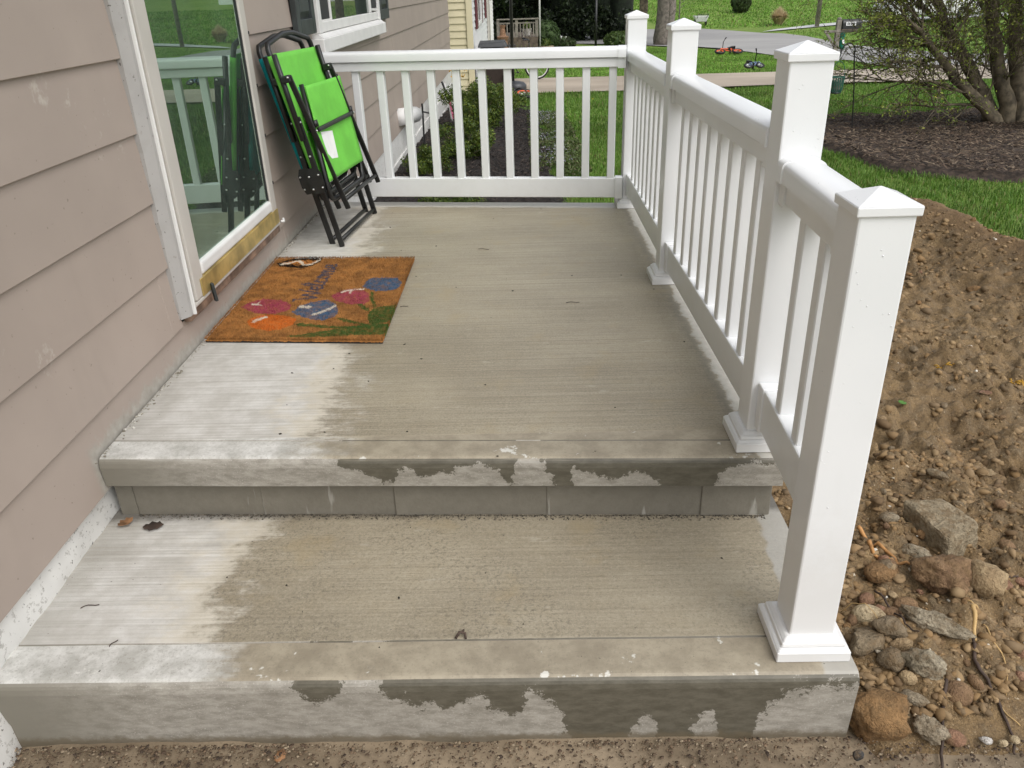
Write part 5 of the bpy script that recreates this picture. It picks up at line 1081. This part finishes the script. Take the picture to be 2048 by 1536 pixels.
def hook():
    t = empty('shepherd_hook', (4.5,6.9,G(6.9)), 'thin black shepherd hook standing in the mulch', 'plant hook')
    P = [(4.56,6.9,-.55),(4.50,6.9,0),(4.452,6.9,.33)]+[(4.385+.068*math.cos(a), 6.9, .375+.075*math.sin(a)) for a in [.15,.7,1.2,1.7,2.2,2.7,3.0]]+[(4.31,6.9,.345),(4.297,6.9,.305),(4.28,6.9,.295),(4.262,6.9,.31)]
    build('rod', MB().tube(smoothpath(P,4), .0065, 7), M['black_metal'], t, smooth=True)
    x, y, z = 4.315, 6.9, .12
    b = empty('hanging_basket', (x,y,.30), 'green wire basket hanging from the shepherd hook', 'basket')
    mb = MB()
    for k in range(18):
        a = k/18*6.283; mb.tube([(x+.068*math.cos(a),y+.068*math.sin(a),.135),(x+.062*math.cos(a+.2),y+.062*math.sin(a+.2),.03),(x+.05*math.cos(a+.35),y+.05*math.sin(a+.35),-.01)], .0035, 4)
        mb.tube([(x+.068*math.cos(a),y+.068*math.sin(a),.135),(x+.062*math.cos(a-.2),y+.062*math.sin(a-.2),.03),(x+.05*math.cos(a-.35),y+.05*math.sin(a-.35),-.01)], .0035, 4)
    build('wire_body', mb, M['basket'], b); build('rim', MB().tube([(x+.07*math.cos(k/16*6.283),y+.07*math.sin(k/16*6.283),.138) for k in range(16)], .006, 6, closed=True), M['basket'], b)
    build('base', MB().lathe((x,y,-.02), [(.045,0),(.055,.008),(.05,.02)], 14), M['lid'], b)
    build('handle', MB().tube([(x+.07*math.cos(a),y,.138+.15*math.sin(a)) for a in np.linspace(0,3.1416,11)], .0035, 5), M['basket'], b)
    build('seed_cake', MB().lathe((x,y,-.0), [(.035,0),(.048,.06),(.05,.10)], 12), M['grey_wood'], b)
hook()
def pole(name, x, y, z0, z1, r, m, label, cat, extra=None):
    t = empty(name, (x,y,z0), label, cat); build('shaft', MB().tube([(x,y,z0-.1),(x,y,z1)], r, 10), m, t, smooth=True); return t
t = pole('flagpole', 1.75, 27.5, G(27.5), 3.6, .03, M['white_trim'], 'thin white flagpole in front of the dark hedge', 'flagpole'); build('finial', MB().lathe((1.75,27.5,3.6), [(.02,0),(.05,.04),(.05,.07),(.01,.11)], 10), M['brass'], t, smooth=True); build('base_collar', MB().lathe((1.75,27.5,G(27.5)), [(.09,0),(.09,.05),(.05,.07)], 12), M['white_trim'], t)
t = pole('lamp_post', 3.86, 30.2, G(30.2), .75, .045, M['black_metal'], 'dark slim lamp post before the evergreen hedge', 'lamp post'); build('lantern', MB().lathe((3.86,30.2,.75), [(.06,0),(.11,.05),(.13,.28),(.15,.30),(.03,.42)], 8), M['black_metal'], t)
t = pole('utility_pole', 14.5, 37.9, G(37.9), 6, .10, M['grey_wood'], 'weathered wooden utility pole beyond the road', 'pole'); build('crossarm', MB().box((13.6,37.84,5.4),(15.4,37.95,5.52)), M['grey_wood'], t)
t = pole('basketball_hoop', .95, 14.0, G(14), 3.0, .03, M['black_metal'], 'dark pole and weighted base of a portable hoop on the driveway', 'basketball hoop'); build('weighted_base', MB().lathe((1.0,13.9,G(14)+.035), [(.17,0),(.20,.03),(.20,.10),(.15,.15),(.05,.17)], 18), M['lid'], t, smooth=True); build('backboard', MB().box((.55,13.85,2.7),(1.35,13.88,3.3)), M['white_trim'], t)
def garbage_bin():
    x0, x1, y0, y1 = .34, .80, 14.45, 15.05; z = G(14.7)+.035; t = empty('garbage_bin', (.57,14.75,z), 'dark brown wheeled garbage bin with a grey lid beside the cream house', 'garbage bin')
    build('tub', MB().add([(x0+.05,y0+.05,z+.05),(x1-.05,y0+.05,z+.05),(x1-.05,y1-.05,z+.05),(x0+.05,y1-.05,z+.05),(x0,y0,.03),(x1,y0,.03),(x1,y1,.03),(x0,y1,.03)], [(0,3,2,1),(4,5,6,7),(0,1,5,4),(1,2,6,5),(2,3,7,6),(3,0,4,7)]), M['bin'], t, bevel=.02)
    build('lid', MB().add([(x0-.04,y0-.05,.035),(x1+.05,y0-.05,.035),(x1+.05,y1+.05,.035),(x0-.04,y1+.05,.035),(x0-.02,y0,.10),(x1+.0,y0,.13),(x1+.0,y1,.13),(x0-.02,y1,.12)], [(0,3,2,1),(4,5,6,7),(0,1,5,4),(1,2,6,5),(2,3,7,6),(3,0,4,7)]), M['lid'], t, bevel=.01)
    for xx in (x0+.02, x1-.02):
        w_ = build('wheel', MB().tube([(xx,y0-.02+.11*math.cos(a),z+.12+.11*math.sin(a)) for a in np.linspace(0,6.283,17)[:-1]], .025, 6, closed=True), M['tire'], t, smooth=True)
garbage_bin()
def bicycle(name, label, T, r, wb, frame, rimm, tr=.022, cat='bicycle', s=1):
    """local: x forward (rear hub at 0), z up, hubs at height r; T maps to world"""
    o = T @ Vector((wb/2,0,0)); t = empty(name, tuple(o), label, cat, 'bicycles left about the yard'); X = lambda x, y, z: tuple(T @ Vector((x,y,z)))
    for cx in (0, wb):
        C = [X(cx+(r-tr)*math.cos(a), 0, r+(r-tr)*math.sin(a)) for a in np.linspace(0,6.283,29)[:-1]]
        w_ = build('wheel', MB().tube(C, tr, 8, closed=True), M['tire'], t, smooth=True)
        build('rim', MB().tube([X(cx+(r-2.3*tr)*math.cos(a), 0, r+(r-2.3*tr)*math.sin(a)) for a in np.linspace(0,6.283,29)[:-1]], tr*.6, 6, closed=True), M[rimm], w_, smooth=True)
        sp = MB()
        for k in range(14): a = k/14*6.283; sp.tube([X(cx,.015*(-1)**k,r), X(cx+(r-2.2*tr)*math.cos(a),0,r+(r-2.2*tr)*math.sin(a))], .0016, 3, caps=False)
        build('spokes', sp, M['chrome'], w_); build('hub', MB().tube([X(cx,-.04,r),X(cx,.04,r)], .018, 8), M['chrome'], w_)
    bb = (wb*.42,0,r*.92); st = (wb*.30,0,r*2.15); hd = (wb*.80,0,r*2.35); hd2 = (wb*.835,0,r*1.95)
    build('frame', MB().tube([X(*bb),X(*st)], .016, 8).tube([X(*st),X(*hd)], .015, 8).tube([X(*bb),X(*hd2)], .018, 8).tube([X(*bb),X(0,.035,r)], .010, 6).tube([X(*bb),X(0,-.035,r)], .010, 6).tube([X(*st),X(0,.035,r)], .008, 6).tube([X(*st),X(0,-.035,r)], .008, 6).tube([X(*hd),X(*hd2)], .02, 8), M[frame], t, smooth=True)
    build('fork', MB().tube([X(*hd2),X(wb*.9,.05,r*1.75),X(wb,.05,r)], .011, 6).tube([X(*hd2),X(wb*.9,-.05,r*1.75),X(wb,-.05,r)], .011, 6), M[frame], t, smooth=True)
    build('handlebar', MB().tube([X(*hd),X(wb*.79,0,r*2.75)], .012, 6).tube([X(wb*.70,.24,r*3.0),X(wb*.78,.16,r*2.95),X(wb*.79,0,r*2.75),X(wb*.78,-.16,r*2.95),X(wb*.70,-.24,r*3.0)], .011, 7), M['black_metal'], t, smooth=True)
    for sgn in (1,-1): build('grip', MB().tube([X(wb*.70,.24*sgn,r*3.0),X(wb*.63,.29*sgn,r*3.0)], .017, 8), M['black_plastic'], t)
    build('seat_post', MB().tube([X(*st),X(wb*.27,0,r*2.5)], .011, 6), M['chrome'], t); build('saddle', MB().prism([(-.10,.06),(.0,.055),(.13,.015),(.13,-.015),(.0,-.055),(-.10,-.06)], lambda u,v,k: X(wb*.27+u*s, v*s, r*2.5+k), 0, .035), M['black_plastic'], t, bevel=.01)
    build('crank', MB().tube([X(bb[0],-.06,bb[2]),X(bb[0],.06,bb[2])], .02, 8).tube([X(bb[0],.06,bb[2]),X(bb[0]+.05,.07,bb[2]-.10)], .009, 6).tube([X(bb[0],-.06,bb[2]),X(bb[0]-.05,-.07,bb[2]+.10)], .009, 6).lathe(X(*bb), [(.05,-.01),(.06,0),(.05,.01)], 12), M['black_metal'], t)
    build('pedal', MB().prism([(-.03,-.01),(.03,-.01),(.03,.01),(-.03,.01)], lambda u,v,k: X(bb[0]+.05+u,.11+k,bb[2]-.10+v), -.04, .04), M['black_plastic'], t)
    return t
def TR(loc, rz, lay=0, pitch=0): return Matrix.Translation(loc) @ Matrix.Rotation(rz,4,'Z') @ Matrix.Rotation(lay,4,'X') @ Matrix.Rotation(pitch,4,'Y')
bicycle('bicycle','pink and white bicycle standing upright on the driveway beyond the bin', TR((.66,16.2,G(16.2)+.035),.05), .265,.78,'pinkp','white_trim',.018)
bicycle('bicycle','black bicycle with orange rims lying on its side at the end of the mulch bed', TR((.75,11.55,G(11.6)+.06),.55,-1.36), .19,.62,'black_metal','orange',.022)
bicycle('bicycle','small orange bicycle lying on the lawn near the road', TR((7.40,23.3,G(23.3)+.05),3.05,1.30), .16,.50,'orange','orange',.03)
bicycle('bicycle','tiny dark blue and grey child bike lying on the lawn beside the driveway', TR((6.22,17.45,G(17.5)+.05),.15,-1.15), .10,.28,'blue','chrome',.022, s=.6)
def car(name, x, y, rz, label):
    t = empty(name, (x,y,G(y)+.03), label, 'car', 'cars parked far off'); T = Matrix.Translation((x,y,G(y)+.03)) @ Matrix.Rotation(rz,4,'Z'); X = lambda a,b,c: tuple(T @ Vector((a,b,c)))
    side = [(-2.1,.30),(-2.15,.62),(-2.05,.86),(-1.3,.93),(1.05,.90),(1.9,.78),(2.12,.60),(2.1,.30)]; body = MB().prism(side, lambda u,v,k: X(u,k,v), -.85, .85); build('body', body, M['car'], t, bevel=.06, seg=3)
    roof = MB(); lo = [(-1.75,.915),(1.05,.905)]; roof.add([X(-1.75,-.78,.92),X(1.05,-.78,.90),X(1.05,.78,.90),X(-1.75,.78,.92),X(-1.25,-.62,1.42),X(.30,-.62,1.44),X(.30,.62,1.44),X(-1.25,.62,1.42)], [(0,3,2,1),(4,5,6,7),(0,1,5,4),(1,2,6,5),(2,3,7,6),(3,0,4,7)]); build('cabin_glass', roof, M['carglass'], t, bevel=.03)
    build('roof_panel', MB().add([X(-1.28,-.64,1.425),X(.33,-.64,1.445),X(.33,.64,1.445),X(-1.28,.64,1.425),X(-1.2,-.58,1.47),X(.25,-.58,1.48),X(.25,.58,1.48),X(-1.2,.58,1.47)], [(0,3,2,1),(4,5,6,7),(0,1,5,4),(1,2,6,5),(2,3,7,6),(3,0,4,7)]), M['car'], t, bevel=.02)
    for a in (-1.3,1.3):
        for b in (-.80,.80):
            w_ = build('wheel', MB().tube([X(a+.24*math.cos(q),b,.31+.24*math.sin(q)) for q in np.linspace(0,6.283,21)[:-1]], .085, 8, closed=True), M['tire'], t, smooth=True); build('rim', MB().prism([(.17*math.cos(q),.17*math.sin(q)) for q in np.linspace(0,6.283,15)[:-1]], lambda u,v,k: X(a+u,b+k,.31+v), -.05, .05), M['chrome'], w_)
    for b in (-.6,.6): build('headlight', MB().prism([(-.02,-.06),(.02,-.06),(.02,.06),(-.02,.06)], lambda u,v,k: X(2.1+u,b+k,.66+v), -.14, .14), M['chrome'], t)
car('parked_car', 19.6, 38.6, .12, 'white car parked by the road, mostly hidden behind the tree branches')
def cart(x, y):
    z = G(y); t = empty('garden_cart', (x,y,z), 'small pale grey cart by the far edge of the road, beside the second railing post', 'garden cart')
    build('tub', MB().frust((x,y), .24, .2, z+.16, .34, .28, z+.42), M['car'], t, bevel=.02); build('liner', MB().frust((x,y), .22, .18, z+.18, .31, .25, z+.424), M['carglass'], t)
    for s_ in (-.26,.26): build('wheel', MB().tube([(x+s_,y+.13*math.cos(a),z+.15+.13*math.sin(a)) for a in np.linspace(0,6.283,15)[:-1]], .03, 6, closed=True), M['tire'], t, smooth=True)
    build('handle', MB().tube([(x-.2,y-.2,z+.3),(x-.25,y-.6,z+.5),(x+.25,y-.6,z+.5),(x+.2,y-.2,z+.3)], .015, 6), M['black_metal'], t)
cart(9.72, 40.3)
# ============================================================ NEIGHBOURING HOUSES
def neighbour():
    t = empty('cream_house', (-2,20,G(14)), 'cream sided house with dark red shutters beyond the driveway', 'house'); cx, fy = .22, 14.1; z0 = G(14.1)
    build('wall_core', MB().box((-6,fy+.03,z0-.3),(cx-.03,27,3.2)), M['white_side'], t)
    z = z0+.01; k = 0
    while z < 3.0:
        build('siding_board', MB().add([(-6,fy,z),(cx-.05,fy,z),(cx-.05,fy+.018,z+.118),(-6,fy+.018,z+.118),(-6,fy+.03,z),(cx-.05,fy+.03,z)], [(0,1,2,3),(0,4,5,1)]), M['cream'], t, fix=False)
        build('side_board', MB().add([(cx,fy+.08,z),(cx,27,z),(cx-.018,27,z+.118),(cx-.018,fy+.08,z+.118),(cx-.03,fy+.08,z),(cx-.03,27,z)], [(0,1,2,3),(0,4,5,1)]), M['white_side'], t, fix=False); z += .118
    build('corner_trim', MB().box((cx-.085,fy-.022,z0),(cx-.0,fy+.01,3.1)).box((cx-.002,fy-.02,z0),(cx+.022,fy+.075,3.1)), M['cream'], t)
    build('foundation', MB().box((-6,fy+.02,z0-.6),(cx-.02,27,z0+.005)), M['block'], t)
    for y0, y1, zb in ((15.6,16.1,.30),(17.9,18.4,.32),(20.2,20.7,.34)): build('shutter', MB().box((cx+.002,y0,zb),(cx+.035,y1,1.7)), M['dark_red'], t, bevel=.005)
    for y0, y1, zb in ((16.15,17.85,.34),): 
        w_ = build('window', MB().box((cx+.001,y0,zb),(cx+.04,y1,zb+.06)).box((cx+.001,y0,zb+.0605),(cx+.04,y0+.07,1.7)).box((cx+.001,y1-.07,zb+.0605),(cx+.04,y1,1.7)), M['white_trim'], t); build('pane', MB().box((cx+.003,y0+.07,zb+.06),(cx+.012,y1-.07,1.7)), M['carglass'], w_)
    build('side_door', MB().box((cx+.002,21.6,z0+.35),(cx+.05,22.6,2.2)), M['alu'], t); build('downspout', MB().box((cx+.001,24.0,z0),(cx+.08,24.1,3)), M['white_trim'], t); build('wall_lamp', MB().lathe((cx+.12,21.2,.72), [(.03,0),(.07,.05),(.07,.16),(.02,.22)], 10), M['white_trim'], t)
    build('roof', MB().add([(-6.3,fy-.4,3.15),(cx+.4,fy-.4,3.15),(cx+.4,27.4,3.15),(-6.3,27.4,3.15),(-3,fy-.4,5),(-3,27.4,5)], [(0,1,4),(2,3,5),(1,2,5,4),(3,0,4,5),(0,3,2,1)]), M['roof'], t)
neighbour()
def wood_deck():
    x0, x1, y0, y1 = .35, 1.66, 26.0, 29; zt = -.43; t = empty('wooden_deck', (1,27.5,G(26)), 'small brown wooden deck with a baluster railing below the hedge', 'deck'); W_ = M['brown_wood']
    x = x0
    while x < x1-.01:
        build('skirt_board', MB().box((x,y0,G(26)-.05),(min(x+.125,x1),y0+.025,zt-.003)), W_, t); x += .131
    build('platform', MB().box((x0,y0+.03,zt-.06),(x1,y1,zt)), W_, t)
    for x in (x0+.04, .98, x1-.04): build('rail_post', MB().box((x-.045,y0+.03,zt),(x+.045,y0+.12,.08)), M['grey_wood'], t)
    build('rail_cap', MB().box((x0,y0+.0,.081),(x1+.03,y0+.15,.115)), M['grey_wood'], t); build('rail_lower', MB().box((x0,y0+.05,-.04),(x1,y0+.09,.005)), M['grey_wood'], t)
    x = x0+.1
    while x < x1-.08: build('baluster', MB().box((x,y0+.055,zt),(x+.035,y0+.085,-.041)), M['grey_wood'], t); x += .105
    p = empty('patio_pot', (1.3,26.6,zt), 'pale pot with small plants standing on the wooden deck', 'plant pot'); build('pot', MB().lathe((1.3,26.6,zt), [(.08,0),(.13,.02),(.16,.2),(.17,.22)], 14), M['st_white'], p); leafcloud([(1.3,26.6,zt+.28,.14)], 260, .05, YG, 0, 'foliage', p)
    p = empty('clay_planter', (.55,25.2,G(25)), 'tall reddish brown planter left of the wooden deck', 'planter'); build('pot', MB().lathe((.55,25.2,G(25)), [(.12,0),(.16,.1),(.14,.5),(.19,.62),(.10,.66),(.07,.85),(.10,.95)], 14), M['st_red'], p)
wood_deck()
p = empty('round_planter', (1.95,26.9,G(27)), 'round grey planter in front of the clipped bush', 'planter'); build('pot', MB().lathe((1.95,26.9,G(27)-.02), [(.16,0),(.22,.06),(.25,.26),(.23,.28)], 16), M['st_grey'], p, smooth=True); leafcloud([(1.95,26.9,G(27)+.32,.18)], 300, .04, YG, 0, 'foliage', p)
# white house up the hill (seen in the door glass)
def hillhouse():
    x, y = 14.4, 68; z = G(62); t = empty('hill_house', (x,y,z), 'white sided house at the top of the hill lawn', 'house')
    build('walls', MB().box((x-7,y-4,z-.5),(x+7,y+4,z+3)), M['white_side'], t); build('roof', MB().add([(x-7.5,y-4.6,z+3),(x+7.5,y-4.6,z+3),(x+7.5,y+4.6,z+3),(x-7.5,y+4.6,z+3),(x-7.5,y,z+5.4),(x+7.5,y,z+5.4)], [(0,1,5,4),(2,3,4,5),(1,2,5),(3,0,4),(0,3,2,1)]), M['roof'], t)
    for k in (-5,-2,2,5):
        w_ = build('window', MB().box((x+k-.6,y-4.06,z+.9),(x+k+.6,y-4.001,z+2.3)), M['white_trim'], t); build('pane', MB().box((x+k-.5,y-4.075,z+1),(x+k+.5,y-4.061,z+2.2)), M['carglass'], w_)
hillhouse()
# small things along the house wall
t = empty('wall_spout', (.05,6.2,-.05), 'white plastic cylinder with a dark nozzle jutting from the siding foot', 'vent pipe'); build('tube', MB().tube([(.0,5.75,.03),(.07,6.35,-.03)], .075, 14), M['white_trim'], t, smooth=True); build('nozzle', MB().tube([(.07,6.36,-.031),(.085,6.50,-.045)], [.03,.02], 8), M['black_plastic'], t, smooth=True)
t = empty('garden_stake', (.09,6.75,G(6.7)), 'short dark hooked stake beside the white wall cylinder', 'garden stake'); build('rod', MB().tube([(.09,6.75,G(6.7)),(.10,6.75,-.10),(.10,6.75,.02)], .010, 6).tube([(.10,6.75,-.06),(.17,6.78,-.08)], .008, 6), M['black_metal'], t)
t = empty('flag_stake', (.19,9.0,G(9)), 'thin stake with a pink and white ribbon leaning on the painted foundation', 'garden stake'); build('rod', MB().tube([(.21,9.0,G(9)-.02),(.17,9.0,-.2),(.13,9.0,-.02)], .012, 7), M['white_trim'], t); build('ribbon', MB().add([(.215,8.98,-.46),(.235,8.98,-.44),(.185,8.98,-.16),(.165,8.98,-.18)], [(0,1,2,3)]), M['pinkribbon'], t); build('clip', MB().tube([(.17,8.99,-.2),(.11,8.99,-.02),(.10,8.99,.0)], .014, 6), M['black_plastic'], t)

# rain beads on the vinyl
def raindrops():
    V0, F0 = ICO[1]; P = []
    for _ in range(34): P.append((1.6459+.004+.084*random.random(), -.5031, .05+.66*random.random()**.6, (1,.35,1)))
    for _ in range(16): P.append((1.6454, -.50+.084*random.random(), .1+.6*random.random(), (.35,1,1)))
    for _ in range(30): P.append((1.6645+.004+.084*random.random(), -.0029, .73+.17*random.random(), (1,.35,1)))
    for _ in range(140):
        y = random.uniform(-.40,1.2); zt = .722 if y < -.01 else .775
        if -.01 < y < .1: continue
        u = random.uniform(-.034,.034); P.append((1.700+u, y, zt-.0035*(u/.03)**2-.001, (1,1,.35)))
    for _ in range(60):
        u, v = random.uniform(-.045,.045), random.uniform(-.045,.045); P.append((1.6919+u, -.4564+v, -.1975+.9214+.0162+.0208*(1-max(abs(u),abs(v))/.0515), (1,1,.5)))
    P = np.array([(a,b,c,*d) for a,b,c,d in P]); N = len(P); s = .0006+.0011*RNG.random(N)**3
    V = V0[None]*P[:,None,3:]*s[:,None,None]+P[:,None,:3]; F = (F0[None]+(np.arange(N)*len(V0))[:,None,None]).reshape(-1,3)
    npmesh('raindrops', V.reshape(-1,3), F, M['drop'], smooth=True, kind='stuff')
t_ = NT('water_bead'); t_.set((.78,.79,.80), .04, 0, .6); M['drop'] = t_.m
raindrops()
